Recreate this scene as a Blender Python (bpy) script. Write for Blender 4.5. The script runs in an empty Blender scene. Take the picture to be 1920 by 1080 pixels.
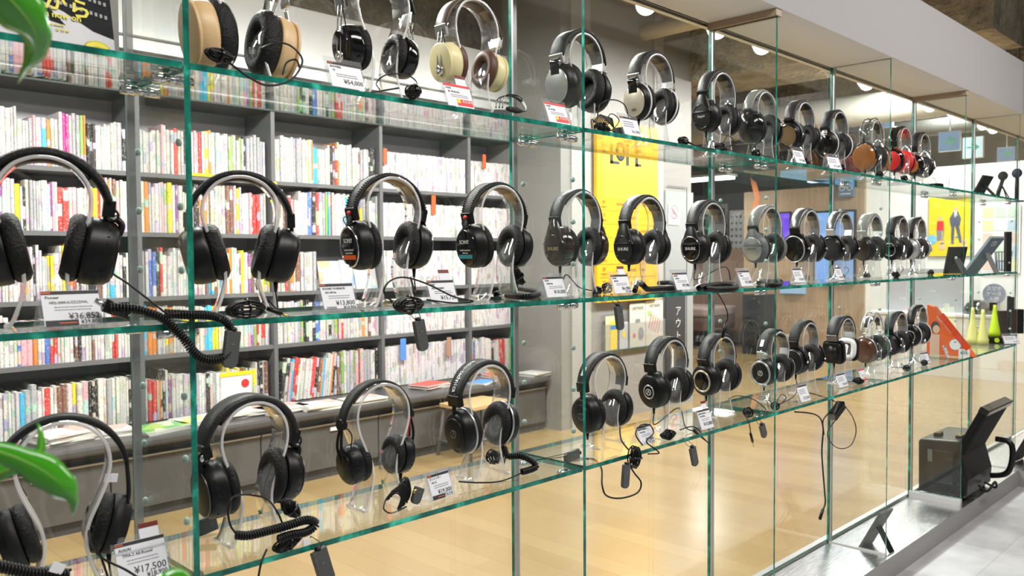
import bpy, math, random
from mathutils import Vector, Matrix
random.seed(7)
R = math.radians
SC = bpy.context.scene
COL = SC.collection
PI = math.pi
# ------------------------------------------------------------------ camera
H = 1.28                       # eye height above the corridor carpet
F = 1567.5; YAW = R(45.31); PITCH = R(2.116); ROLL = R(-0.367)
FW = Vector((math.sin(YAW)*math.cos(PITCH), math.cos(YAW)*math.cos(PITCH), -math.sin(PITCH)))
RT0 = Vector((math.cos(YAW), -math.sin(YAW), 0)); UP0 = RT0.cross(FW)
RT = RT0*math.cos(ROLL)+UP0*math.sin(ROLL); UP = UP0*math.cos(ROLL)-RT0*math.sin(ROLL)
cam = bpy.data.cameras.new('camera'); camo = bpy.data.objects.new('camera', cam); COL.objects.link(camo)
camo.matrix_world = Matrix(((RT.x, UP.x, -FW.x, 0), (RT.y, UP.y, -FW.y, 0), (RT.z, UP.z, -FW.z, H), (0, 0, 0, 1)))
cam.sensor_width = 36; cam.lens = F/1920*36; cam.clip_start = .05; cam.clip_end = 100
cam.dof.use_dof = True; cam.dof.focus_distance = 2.1; cam.dof.aperture_fstop = 7.1
SC.camera = camo
SC.view_settings.view_transform = 'Standard'; SC.view_settings.look = 'None'
SC.view_settings.gamma = 1; SC.view_settings.use_curve_mapping = False
SC.view_settings.exposure = 0.0
SC.cycles.max_bounces = 10; SC.cycles.diffuse_bounces = 3; SC.cycles.glossy_bounces = 5
SC.cycles.transparent_max_bounces = 64; SC.cycles.transmission_bounces = 4
SC.cycles.caustics_reflective = False; SC.cycles.caustics_refractive = False
SC.cycles.sample_clamp_indirect = 4.0
w = bpy.data.worlds.new('world'); SC.world = w; w.use_nodes = True
w.node_tree.nodes['Background'].inputs[0].default_value = (1.0, .98, .95, 1)
w.node_tree.nodes['Background'].inputs[1].default_value = .21

def ray(x, y): return FW + RT*((x-960)/F) + UP*((540-y)/F)
def onY(x, y, Y): r = ray(x, y); return r*(Y/r.y) + Vector((0, 0, H))
def onX(x, y, X): r = ray(x, y); return r*(X/r.x) + Vector((0, 0, H))
def onZ(x, y, Z): r = ray(x, y); return r*((Z-H)/r.z) + Vector((0, 0, H))
def atD(x, y, d): return ray(x, y)*d + Vector((0, 0, H))

def area(name, loc, sx, sy, power, color=(1, .97, .92), rot=(0, 0, 0), spread=PI):
    l = bpy.data.lights.new(name, 'AREA'); l.shape = 'RECTANGLE'; l.size = sx; l.size_y = sy
    l.energy = power; l.color = color; l.spread = spread
    o = bpy.data.objects.new(name, l); COL.objects.link(o); o.location = loc; o.rotation_euler = rot
    return o
ZFL = .06          # wood floor of the shop
ZTR = .09          # steel plinth
ZCE = H+2.1       # shop ceiling
SHELF_LIGHTS = [(1.4, 2.72), (3.1, 2.72), (4.9, 2.68), (6.9, 2.70), (8.7, 2.6), (-.3, 2.72)]  # unseen lamps added behind the bulkhead, tilted to brighten the books
for i, (x, y) in enumerate(SHELF_LIGHTS):
    area('shop_fill_light', (x, y, H+1.42), 1.2, .3, 70 if x < 5 else 125, (1, .985, .95), (R(9), 0, 0))
area('lounge_strip_light', (9.1, 5.95, H+.93), .2, 1.2, 30)
area('corridor_fill_light', (1.0, -.22, H+1.75), 2.4, .5, 66, (1, .96, .92), (R(6), 0, 0))  # unseen lamps added to light the corridor side of the display
area('corridor_fill_light', (4.0, -.22, H+1.75), 2.4, .5, 70, (1, .96, .92), (R(6), 0, 0))

# ------------------------------------------------------------------ materials
MATS = {}
def nt(name):
    m = bpy.data.materials.new(name); m.use_nodes = True; t = m.node_tree; t.nodes.clear()
    out = t.nodes.new('ShaderNodeOutputMaterial'); MATS[name] = m
    return m, t, t.nodes, t.links, out
def pbr(name, col, rough=.5, metal=0., spec=.5, coat=0., noise=0., nscale=40, bump=0., bscale=80, emit=None, es=1., rvar=0., stretch=None):
    if name in MATS: return MATS[name]
    m, t, N, L, out = nt(name)
    b = N.new('ShaderNodeBsdfPrincipled'); L.new(b.outputs[0], out.inputs[0])
    b.inputs['Base Color'].default_value = (*col, 1); b.inputs['Roughness'].default_value = rough
    b.inputs['Metallic'].default_value = metal; b.inputs['Specular IOR Level'].default_value = spec
    b.inputs['Coat Weight'].default_value = coat
    tc = N.new('ShaderNodeTexCoord'); src = tc.outputs['Object']
    if stretch:
        mp = N.new('ShaderNodeMapping'); mp.inputs['Scale'].default_value = stretch; L.new(src, mp.inputs[0]); src = mp.outputs[0]
    if noise or rvar:
        n = N.new('ShaderNodeTexNoise'); n.inputs['Scale'].default_value = nscale; n.inputs['Detail'].default_value = 5; L.new(src, n.inputs[0])
        if noise:
            mx = N.new('ShaderNodeMix'); mx.data_type = 'RGBA'; mx.inputs['A'].default_value = (*[max(0, c*(1-noise)) for c in col], 1)
            mx.inputs['B'].default_value = (*[min(1, c*(1+noise)) for c in col], 1)
            L.new(n.outputs[0], mx.inputs['Factor']); L.new(mx.outputs['Result'], b.inputs['Base Color'])
        if rvar:
            mr = N.new('ShaderNodeMapRange'); mr.inputs['To Min'].default_value = max(.02, rough-rvar); mr.inputs['To Max'].default_value = rough+rvar
            L.new(n.outputs[0], mr.inputs[0]); L.new(mr.outputs[0], b.inputs['Roughness'])
    if bump:
        n2 = N.new('ShaderNodeTexNoise'); n2.inputs['Scale'].default_value = bscale; n2.inputs['Detail'].default_value = 8; L.new(src, n2.inputs[0])
        bp = N.new('ShaderNodeBump'); bp.inputs['Strength'].default_value = bump; bp.inputs['Distance'].default_value = .02
        L.new(n2.outputs[0], bp.inputs['Height']); L.new(bp.outputs[0], b.inputs['Normal'])
    if emit:
        b.inputs['Emission Color'].default_value = (*emit, 1); b.inputs['Emission Strength'].default_value = es
    return m
def emis(name, col, s):
    if name in MATS: return MATS[name]
    m, t, N, L, out = nt(name)
    e = N.new('ShaderNodeEmission'); e.inputs[0].default_value = (*col, 1); e.inputs[1].default_value = s
    L.new(e.outputs[0], out.inputs[0]); return m
def sheet_glass(name, tint=(.96, .99, .975), haze=0., hazecol=(.9, .9, .9), ior=1.5, gain=1.):
    if name in MATS: return MATS[name]
    m, t, N, L, out = nt(name)
    g = N.new('ShaderNodeNewGeometry'); mr = N.new('ShaderNodeMapRange')
    mr.inputs['To Min'].default_value = ior; mr.inputs['To Max'].default_value = 1/ior
    L.new(g.outputs['Backfacing'], mr.inputs[0])
    f = N.new('ShaderNodeFresnel'); L.new(mr.outputs[0], f.inputs[0])
    mu = N.new('ShaderNodeMath'); mu.operation = 'MULTIPLY'; mu.inputs[1].default_value = gain; mu.use_clamp = True; L.new(f.outputs[0], mu.inputs[0])
    tr = N.new('ShaderNodeBsdfTransparent'); tr.inputs[0].default_value = (*tint, 1)
    gl = N.new('ShaderNodeBsdfGlossy'); gl.inputs['Roughness'].default_value = 0.0; gl.inputs[0].default_value = (1, 1, 1, 1)
    a = tr
    if haze:
        d = N.new('ShaderNodeBsdfDiffuse'); d.inputs[0].default_value = (*hazecol, 1)
        mh = N.new('ShaderNodeMixShader'); mh.inputs[0].default_value = haze; L.new(tr.outputs[0], mh.inputs[1]); L.new(d.outputs[0], mh.inputs[2]); a = mh
    mx = N.new('ShaderNodeMixShader'); L.new(mu.outputs[0], mx.inputs[0]); L.new(a.outputs[0], mx.inputs[1]); L.new(gl.outputs[0], mx.inputs[2])
    L.new(mx.outputs[0], out.inputs[0]); return m
GLASS = sheet_glass('clear_glass', (.975, .992, .985), haze=.004)
GLASS_SH = sheet_glass('shelf_glass', (.96, .985, .975), haze=.012)
ACRYL = sheet_glass('clear_acrylic', (.97, .975, .975), haze=.05, hazecol=(.97, .97, .98), gain=2.0)
ACRYL_EDGE = sheet_glass('polished_acrylic_edge', (.95, .95, .95), haze=.55, hazecol=(1, .98, .96), gain=2.5)
HOLDER = sheet_glass('clear_card_holder', (.96, .97, .98), haze=.08, hazecol=(.9, .9, .93), gain=1.5)
def edge_glass():
    m, t, N, L, out = nt('green_glass_edge')
    tc = N.new('ShaderNodeTexCoord'); mp = N.new('ShaderNodeMapping'); mp.inputs['Scale'].default_value = (9, 9, 7); L.new(tc.outputs['Object'], mp.inputs[0])
    n = N.new('ShaderNodeTexNoise'); n.inputs['Scale'].default_value = 3.; n.inputs['Detail'].default_value = 3; L.new(mp.outputs[0], n.inputs[0])
    r = N.new('ShaderNodeValToRGB'); r.color_ramp.elements[0].position = .35; r.color_ramp.elements[0].color = (.003, .09, .065, 1)
    r.color_ramp.elements[1].position = .72; r.color_ramp.elements[1].color = (.06, .62, .44, 1)  # bright teal stands in for light glowing inside the glass
    e = r.color_ramp.elements.new(.56); e.color = (.01, .21, .15, 1)
    L.new(n.outputs[0], r.inputs[0])
    b = N.new('ShaderNodeBsdfPrincipled'); L.new(r.outputs[0], b.inputs['Base Color']); b.inputs['Roughness'].default_value = .21
    b.inputs['Specular IOR Level'].default_value = .6
    L.new(b.outputs[0], out.inputs[0]); return m
EDGE = edge_glass()
BLK = pbr('black_plastic', (.0045, .0045, .005), .36, spec=.35, bump=.05, bscale=900)
BLKG = pbr('gloss_black_plastic', (.003, .003, .0035), .12, coat=.3)
BLKM = pbr('matt_black_plastic', (.009, .009, .0095), .55, spec=.35)
LEA = pbr('black_leatherette', (.005, .005, .0055), .42, spec=.35, bump=.25, bscale=350)
PADM = pbr('black_ear_pad', (.0055, .0055, .006), .5, spec=.3, bump=.3, bscale=260)
CLOTH = pbr('dark_driver_cloth', (.014, .014, .015), .9)
RUB = pbr('black_cable', (.005, .005, .0055), .42, spec=.4)
CHR = pbr('chrome', (.82, .82, .82), .12, 1)
STL = pbr('satin_steel', (.55, .54, .53), .32, 1)
SIL = pbr('silver_plastic', (.55, .55, .56), .3, .6)
GRYP = pbr('grey_plastic', (.14, .145, .145), .45)
TAGM = pbr('security_tag_grey', (.075, .08, .078), .5, bump=.1, bscale=300)
GLD = pbr('gold_plug', (.8, .55, .15), .2, 1)
WHT = pbr('white_paper', (.82, .82, .84), .6)
CARDW = pbr('price_card_paper', (.84, .85, .89), .55)
INK = pbr('dark_print', (.03, .03, .035), .6)
INKG = pbr('grey_print', (.25, .25, .28), .6)
ORI = pbr('orange_print', (.75, .12, .02), .5)
RDI = pbr('red_print', (.75, .03, .03), .5)
YLI = pbr('yellow_print', (.95, .72, .02), .5)
LOGO = pbr('light_logo_print', (.75, .75, .72), .4)

# ------------------------------------------------------------------ mesh builder
def rotm(rx=0, ry=0, rz=0):
    return Matrix.Rotation(rz, 4, 'Z') @ Matrix.Rotation(ry, 4, 'Y') @ Matrix.Rotation(rx, 4, 'X')
class MB:
    def __init__(s): s.v = []; s.f = []; s.m = []; s.s = []; s.T = None
    def add(s, vs, fs, mat=0, sm=False):
        o = len(s.v)
        if s.T is not None: vs = [s.T @ Vector(p) for p in vs]
        s.v += [tuple(p) for p in vs]
        for f in fs: s.f.append([i+o for i in f]); s.m.append(mat); s.s.append(sm)
        return s
    def box(s, c, d, rot=None, mat=0, mats=None):
        x, y, z = d[0]/2, d[1]/2, d[2]/2; c = Vector(c)
        vs = [Vector((a*x, b*y, e*z)) for a in (-1, 1) for b in (-1, 1) for e in (-1, 1)]
        if rot is not None: vs = [rot @ p for p in vs]
        vs = [p+c for p in vs]
        fs = [(0, 1, 3, 2), (4, 6, 7, 5), (0, 4, 5, 1), (2, 3, 7, 6), (0, 2, 6, 4), (1, 5, 7, 3)]  # -x +x -y +y -z +z
        if mats:
            o = len(s.v)
            s.add(vs, [], 0)
            for f, mm in zip(fs, mats): s.f.append([i+o for i in f]); s.m.append(mm); s.s.append(False)
        else: s.add(vs, fs, mat)
        return s
    def rbox(s, c, d, r, rot=None, mat=0, axis='y', n=4):
        """box whose outline seen along an axis has rounded corners"""
        a, b = {'x': (1, 2), 'y': (0, 2), 'z': (0, 1)}[axis]; k = {'x': 0, 'y': 1, 'z': 2}[axis]
        pts = []
        for (sx, sy, a0) in ((1, 1, 0), (-1, 1, 90), (-1, -1, 180), (1, -1, 270)):
            for i in range(n+1):
                t = R(a0+90*i/n); pts.append((sx*(d[a]/2-r)+r*math.cos(t), sy*(d[b]/2-r)+r*math.sin(t)))
        return s.prism(pts, d[k], axis, c, rot, mat)
    def prism(s, pts, depth, axis='y', c=(0, 0, 0), rot=None, mat=0, sm=False):
        n = len(pts); a, b = {'x': (1, 2), 'y': (0, 2), 'z': (0, 1)}[axis]; k = {'x': 0, 'y': 1, 'z': 2}[axis]
        vs = []
        for sg in (-1, 1):
            for p in pts:
                q = [0, 0, 0]; q[a] = p[0]; q[b] = p[1]; q[k] = sg*depth/2; q = Vector(q)
                if rot is not None: q = rot @ q
                vs.append(q+Vector(c))
        fs = [tuple(range(n)), tuple(range(2*n-1, n-1, -1))]
        s.add(vs, fs, mat, False)
        o = len(s.v)-2*n
        for i in range(n):
            j = (i+1) % n; s.f.append([o+i, o+i+n, o+j+n, o+j]); s.m.append(mat); s.s.append(sm)
        return s
    def tube(s, pts, r, seg=8, mat=0, cap=True, closed=False):
        pts = [Vector(p) for p in pts]; n = len(pts)
        if n < 2: return s
        up = None; rings = []
        for i, p in enumerate(pts):
            if closed: d = pts[(i+1) % n]-pts[i-1]
            else: d = pts[min(i+1, n-1)]-pts[max(i-1, 0)]
            if d.length < 1e-9: d = Vector((0, 0, 1))
            d.normalize()
            if up is None:
                up = Vector((0, 0, 1)) if abs(d.z) < .9 else Vector((1, 0, 0))
            u = up - d*up.dot(d)
            if u.length < 1e-5: u = d.orthogonal()
            u.normalize(); up = u; v = d.cross(u)
            rr = r[i] if isinstance(r, (list, tuple)) else r
            rings.append([p+(u*math.cos(2*PI*k/seg)+v*math.sin(2*PI*k/seg))*rr for k in range(seg)])
        vs = [q for ring in rings for q in ring]; fs = []
        for i in range(n if closed else n-1):
            j = (i+1) % n
            for k in range(seg):
                l = (k+1) % seg; fs.append((i*seg+k, i*seg+l, j*seg+l, j*seg+k))
        if cap and not closed: fs += [tuple(range(seg-1, -1, -1)), tuple(range((n-1)*seg, n*seg))]
        return s.add(vs, fs, mat, True)
    def lathe(s, prof, M, ry=1., rz=1., seg=28, mat=0, sm=True):
        """profile (radius, height); height runs along M's x axis, the disc lies in its y-z plane"""
        vs = []; fs = []
        for (r, h) in prof:
            for k in range(seg):
                a = 2*PI*k/seg; vs.append(M @ Vector((h, r*math.cos(a)*ry, r*math.sin(a)*rz)))
        n = len(prof)
        for i in range(n-1):
            for k in range(seg):
                l = (k+1) % seg; fs.append((i*seg+k, i*seg+l, (i+1)*seg+l, (i+1)*seg+k))
        s.add(vs, fs, mat, sm)
        o = len(s.v)-n*seg
        if prof[0][0] > 1e-6: s.f.append([o+k for k in range(seg-1, -1, -1)]); s.m.append(mat); s.s.append(False)
        if prof[-1][0] > 1e-6: s.f.append([o+(n-1)*seg+k for k in range(seg)]); s.m.append(mat); s.s.append(False)
        return s
    def torus(s, M, R0, r, ry=1., rz=1., seg=32, ns=8, mat=0, rh=None):
        pts = []; rh = rh or r
        vs = []; fs = []
        for k in range(seg):
            a = 2*PI*k/seg
            for j in range(ns):
                b = 2*PI*j/ns; rr = R0+r*math.cos(b); vs.append(M @ Vector((rh*math.sin(b), rr*math.cos(a)*ry, rr*math.sin(a)*rz)))
        for k in range(seg):
            for j in range(ns):
                k2 = (k+1) % seg; j2 = (j+1) % ns; fs.append((k*ns+j, k*ns+j2, k2*ns+j2, k2*ns+j))
        return s.add(vs, fs, mat, True)
    def sweep(s, path, wid, th, mat=0, edge=None, nrm=None, chamf=.25, sm=True):
        """ribbon in the x-z plane: path of (x,z); wid(t) along y, th(t) across"""
        n = len(path); vs = []; fs = []; ms = []
        for i, (x, z) in enumerate(path):
            x0, z0 = path[max(i-1, 0)]; x1, z1 = path[min(i+1, n-1)]
            d = Vector((x1-x0, z1-z0)); d.normalize(); nx, nz = -d.y, d.x
            t = i/(n-1); wv = wid(t)/2 if callable(wid) else wid/2; tv = th(t)/2 if callable(th) else th/2
            c = min(chamf*tv*2, wv*.5)
            for (a, b) in ((-wv, -tv+c), (-wv, tv-c), (-wv+c, tv), (wv-c, tv), (wv, tv-c), (wv, -tv+c), (wv-c, -tv), (-wv+c, -tv)):
                vs.append((x+nx*b, a, z+nz*b))
        o = len(s.v); s.add(vs, [])
        for i in range(n-1):
            for k in range(8):
                l = (k+1) % 8
                s.f.append([o+i*8+k, o+i*8+l, o+(i+1)*8+l, o+(i+1)*8+k]); s.s.append(sm)
                s.m.append(edge if (edge is not None and k in (0, 4, 1, 3, 5, 7)) else mat)
        for r0, rev in ((0, True), ((n-1)*8, False)):
            f = [o+r0+k for k in range(8)]
            s.f.append(f if not rev else f[::-1]); s.s.append(False); s.m.append(edge if edge is not None else mat)
        return s
    def text(s, body, size, M, mat=0, align='CENTER', ext=.0002, sx=1., bold=0):
        c = bpy.data.curves.new('t', 'FONT'); c.body = body; c.size = size; c.align_x = align; c.align_y = 'CENTER'; c.extrude = ext; c.offset = bold
        c.resolution_u = 2
        o = bpy.data.objects.new('t', c); COL.objects.link(o)
        dg = bpy.context.evaluated_depsgraph_get(); me = bpy.data.meshes.new_from_object(o.evaluated_get(dg))
        vs = [M @ Vector((v.co.x*sx, -v.co.z, v.co.y)) for v in me.vertices]; fs = [tuple(p.vertices) for p in me.polygons]
        s.add(vs, fs, mat); bpy.data.objects.remove(o); bpy.data.curves.remove(c); bpy.data.meshes.remove(me)
        return s
    def mesh(s, name, mats):
        me = bpy.data.meshes.new(name); me.from_pydata([tuple(p) for p in s.v], [], s.f)
        if not isinstance(mats, (list, tuple)): mats = [mats]
        for m in mats: me.materials.append(m)
        me.polygons.foreach_set('material_index', s.m); me.polygons.foreach_set('use_smooth', s.s); me.update()
        return me
    def build(s, name, mats, parent=None, bevel=0, bseg=2):
        o = bpy.data.objects.new(name, s.mesh(name, mats)); COL.objects.link(o)
        if parent is not None: o.parent = parent
        if bevel:
            b = o.modifiers.new('bevel', 'BEVEL'); b.width = bevel; b.segments = bseg; b.limit_method = 'ANGLE'; b.angle_limit = R(40)
        return o
def tag(o, label, cat, group=None):
    o['label'] = label; o['category'] = cat
    if group: o['group'] = group
    return o
def struct(o): o['kind'] = 'structure'; return o
def thing(name, label, cat, loc=(0, 0, 0), rz=0., group=None, rx=0.):
    o = bpy.data.objects.new(name, None); COL.objects.link(o); o.empty_display_size = .05
    o.location = loc; o.rotation_euler = (rx, 0, rz); tag(o, label, cat, group); return o
def spline(pts, n=8, closed=False):
    P = [Vector(p) for p in pts]; out = []; m = len(P)
    rng = range(m if closed else m-1)
    for i in rng:
        if closed: p0, p1, p2, p3 = P[i-1], P[i], P[(i+1) % m], P[(i+2) % m]
        else: p0, p1, p2, p3 = P[max(i-1, 0)], P[i], P[i+1], P[min(i+2, m-1)]
        for k in range(n):
            t = k/n; out.append(.5*((2*p1)+(-p0+p2)*t+(2*p0-5*p1+4*p2-p3)*t*t+(-p0+3*p1-3*p2+p3)*t**3))
    if not closed: out.append(P[-1])
    return out
def coil(mb, pts, Rc=.0045, rw=.0016, pitch=.0036, mat=0, seg=5, per=9):
    path = spline(pts, 14); L = [0]
    for i in range(1, len(path)): L.append(L[-1]+(path[i]-path[i-1]).length)
    tot = L[-1]; N = int(tot/pitch*per); out = []; j = 0; up = Vector((0, 0, 1))
    for k in range(N):
        d = tot*k/N
        while L[j+1] < d: j += 1
        t = (d-L[j])/max(1e-9, L[j+1]-L[j]); p = path[j].lerp(path[j+1], t); T = (path[j+1]-path[j]).normalized()
        u = up-T*up.dot(T)
        if u.length < 1e-4: u = T.orthogonal()
        u.normalize(); up = u; v = T.cross(u); a = 2*PI*k/per
        out.append(p+(u*math.cos(a)+v*math.sin(a))*Rc)
    return mb.tube(out, rw, seg, mat)
# ------------------------------------------------------------------ setting
def simple(name, c, d, m, kind=True, bevel=0):
    o = MB().box(c, d).build(name, m, bevel=bevel)
    if kind: struct(o)
    return o
def wood_mat():
    m, t, N, L, out = nt('maple_floor_boards')
    tc = N.new('ShaderNodeTexCoord'); mp = N.new('ShaderNodeMapping'); L.new(tc.outputs['Object'], mp.inputs[0])
    mp.inputs['Rotation'].default_value = (0, 0, R(90))
    br = N.new('ShaderNodeTexBrick'); br.inputs['Scale'].default_value = 1.0; br.inputs['Brick Width'].default_value = 1.6; br.inputs['Row Height'].default_value = .11
    br.inputs['Mortar Size'].default_value = .0012; br.inputs['Color1'].default_value = (.345, .225, .09, 1); br.inputs['Color2'].default_value = (.40, .275, .118, 1)
    br.inputs['Mortar'].default_value = (.28, .18, .075, 1); br.inputs['Bias'].default_value = 0
    L.new(mp.outputs[0], br.inputs[0])
    m2 = N.new('ShaderNodeMapping'); m2.inputs['Scale'].default_value = (28, 1.6, 1); L.new(tc.outputs['Object'], m2.inputs[0])
    n = N.new('ShaderNodeTexNoise'); n.inputs['Scale'].default_value = 1.6; n.inputs['Detail'].default_value = 6; L.new(m2.outputs[0], n.inputs[0])
    mx = N.new('ShaderNodeMix'); mx.data_type = 'RGBA'; mx.blend_type = 'MULTIPLY'; mx.inputs['Factor'].default_value = .21
    cr = N.new('ShaderNodeValToRGB'); cr.color_ramp.elements[0].color = (.72, .66, .58, 1); cr.color_ramp.elements[1].color = (1, 1, 1, 1)
    L.new(n.outputs[0], cr.inputs[0]); L.new(br.outputs[0], mx.inputs['A']); L.new(cr.outputs[0], mx.inputs['B'])
    b = N.new('ShaderNodeBsdfPrincipled'); L.new(mx.outputs['Result'], b.inputs['Base Color']); b.inputs['Roughness'].default_value = .21
    b.inputs['Coat Weight'].default_value = .25; b.inputs['Coat Roughness'].default_value = .21
    L.new(b.outputs[0], out.inputs[0]); return m
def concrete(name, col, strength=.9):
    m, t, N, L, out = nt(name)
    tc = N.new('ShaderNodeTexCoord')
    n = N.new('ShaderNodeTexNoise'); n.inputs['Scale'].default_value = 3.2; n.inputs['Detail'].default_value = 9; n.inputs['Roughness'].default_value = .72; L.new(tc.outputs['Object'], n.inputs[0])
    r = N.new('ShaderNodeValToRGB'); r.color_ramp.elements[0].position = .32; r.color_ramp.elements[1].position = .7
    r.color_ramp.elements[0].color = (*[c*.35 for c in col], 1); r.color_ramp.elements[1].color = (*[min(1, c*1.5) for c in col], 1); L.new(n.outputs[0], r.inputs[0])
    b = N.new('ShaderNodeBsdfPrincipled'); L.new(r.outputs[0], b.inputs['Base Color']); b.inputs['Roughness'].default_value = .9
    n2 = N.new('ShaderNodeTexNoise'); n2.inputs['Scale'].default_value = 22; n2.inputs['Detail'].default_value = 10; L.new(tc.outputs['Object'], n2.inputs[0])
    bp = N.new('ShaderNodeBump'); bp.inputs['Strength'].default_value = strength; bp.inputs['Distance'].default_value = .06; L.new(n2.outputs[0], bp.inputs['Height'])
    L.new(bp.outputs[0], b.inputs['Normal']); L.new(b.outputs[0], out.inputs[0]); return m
def carpet_mat():
    m, t, N, L, out = nt('grey_tile_floor')
    tc = N.new('ShaderNodeTexCoord')
    br = N.new('ShaderNodeTexBrick'); br.inputs['Scale'].default_value = 1; br.inputs['Brick Width'].default_value = .5; br.inputs['Row Height'].default_value = .5; br.offset = 0
    br.inputs['Mortar Size'].default_value = .002; br.inputs['Color1'].default_value = (.43, .43, .44, 1); br.inputs['Color2'].default_value = (.52, .52, .535, 1); br.inputs['Mortar'].default_value = (.38, .38, .39, 1)
    L.new(tc.outputs['Object'], br.inputs[0])
    n = N.new('ShaderNodeTexNoise'); n.inputs['Scale'].default_value = 5; n.inputs['Detail'].default_value = 7; L.new(tc.outputs['Object'], n.inputs[0])
    cr = N.new('ShaderNodeValToRGB'); cr.color_ramp.elements[0].position = .3; cr.color_ramp.elements[0].color = (.68, .68, .7, 1); cr.color_ramp.elements[1].position = .7; cr.color_ramp.elements[1].color = (1, 1, 1, 1); L.new(n.outputs[0], cr.inputs[0])
    mx = N.new('ShaderNodeMix'); mx.data_type = 'RGBA'; mx.blend_type = 'MULTIPLY'; mx.inputs['Factor'].default_value = 1; L.new(br.outputs[0], mx.inputs['A']); L.new(cr.outputs[0], mx.inputs['B'])
    b = N.new('ShaderNodeBsdfPrincipled'); L.new(mx.outputs['Result'], b.inputs['Base Color']); b.inputs['Roughness'].default_value = .45; L.new(b.outputs[0], out.inputs[0]); return m
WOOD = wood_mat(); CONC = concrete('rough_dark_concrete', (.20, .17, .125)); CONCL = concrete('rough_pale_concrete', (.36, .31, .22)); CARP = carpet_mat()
PLAST = pbr('pale_painted_plaster', (.36, .35, .345), .7, bump=.04, bscale=300)
WHITEW = pbr('white_wall_paint', (.93, .92, .88), .7)
DARKC = pbr('dark_grey_ceiling', (.07, .065, .055), .85, noise=.5, nscale=2)
BRUSH = pbr('brushed_steel', (.82, .82, .83), .26, 1, noise=.1, nscale=6, rvar=.08, stretch=(2, 40, 2))
BANDM = pbr('grey_painted_upstand', (.30, .295, .29), .5)
XF = [-.363, .565, 1.503, 2.436, 3.36, 4.277, 5.205]   # glass fins along the window
YB, YFR = 1.48, 1.25
ZS = [H+.294, H-.102, H-.499]                           # shelf tops - their 10 mm glass lies below
TH = .01
ZS = [z+.005 for z in ZS]
struct(MB().box((6, 5.0, ZFL-.05), (20, 7.0, .1)).build('floor', WOOD))
struct(MB().box((4, -2.9, -.05), (20, 8.3, .1)).build('floor_corridor', CARP))
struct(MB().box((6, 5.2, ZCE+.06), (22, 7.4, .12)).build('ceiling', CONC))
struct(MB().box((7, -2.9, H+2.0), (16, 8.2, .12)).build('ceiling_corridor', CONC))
# steel plinth under the window with its grey upstand, turning the corner at the right
mb = MB().box((1.6, 1.365, ZTR-.045), (7.2, .27, .09), mats=[1, 1, 1, 0, 0, 0])
mb.box((7.4, -.8, ZTR-.046), (4.4, 4.6, .088), mats=[1, 1, 1, 0, 0, 0])
o = struct(mb.build('trim_1', [BRUSH, BANDM]))
struct(MB().box((4, 1.215, ZTR-.04), (.01, .01, .01)).build('trim_2', BANDM))
bpy.data.objects.remove(bpy.data.objects['trim_2'])
struct(MB().box((1.6, 1.492, ZTR+.006), (9, .014, .016)).box((1.6, 1.51, ZTR-.008), (9, .03, .02)).build('trim_2', STL))
# bulkhead over the window
struct(MB().box((1.2, 1.385, H+.90), (8.0, .29, .28), mats=[0, 0, 0, 0, 1, 0]).box((7.2, -.7, H+.90), (4.0, 4.46, .28), mats=[0, 0, 0, 0, 1, 0]).build('trim_3', [PLAST, pbr('brightened_soffit_plaster', (.88, .875, .86), .7)]))  # underside coloured lighter than the fascia to stand in for bounced light
struct(MB().box((3.0, 1.502, H+.775), (11.0, .02, .03)).build('trim_4', pbr('warm_beige_trim', (.62, .5, .32), .5)))
# window panes of the shop front, one per bay
XW = XF + [6.133, 7.06]
for i in range(len(XW)-1):
    a, b = XW[i]+.003, XW[i+1]-.003
    mb = MB().box(((a+b)/2, YB+.006, (ZTR+.01+H+.76)/2), (b-a, .008, H+.75-ZTR), mats=[1, 1, 0, 0, 1, 1])
    o = struct(mb.build('window_%d' % (i+1), [GLASS, EDGE]))
# glass fins
fin_names = ['leftmost', 'first thick-edged', 'second', 'third', 'fourth', 'fifth', 'last']
fin_lab = ['tall clear glass fin at the far left end of the display beyond the leaves',
 'thick green-edged glass fin nearest the camera, left of the black hinged studio headphones',
 'clear green-edged glass fin in front of the grey pillar and yellow floor guide',
 'clear glass fin hanging from a beige cap beside the silver-cupped headphones',
 'uncapped clear glass fin standing on a thin steel rail by the leaning tablet',
 'clear glass fin under the far beige cap in front of the black equipment case',
 'last clear glass fin at the right end of the display beyond the lime cone']
mp = MB(); mp.lathe([(.0, -.003), (.0055, -.003), (.0065, 0), (.0055, .003), (0, .003)], Matrix.Identity(4), seg=14)
PLUG = mp.mesh('hole_plug', pbr('frosted_hole_plug', (.45, .62, .58), .35))
mc = MB()
for yy in (-.021, .021):
    mc.tube([(-.034, yy, 0), (-.008, yy, 0)], .0115, 16); mc.tube([(.008, yy, 0), (.034, yy, 0)], .0115, 16)
mc.box((0, 0, -.003), (.05, .05, .006))
CLAMPS = [MB().tube([(-.031, 0, -.004), (-.007, 0, -.004)], .0082, 16).tube([(.007, 0, -.004), (.031, 0, -.004)], .0082, 16).tube([(-.008, 0, -.004), (.008, 0, -.004)], .006, 12).mesh('shelf_clamp', CHR)]
BEIGE = pbr('beige_fin_cap', (.40, .30, .21), .45)
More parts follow.
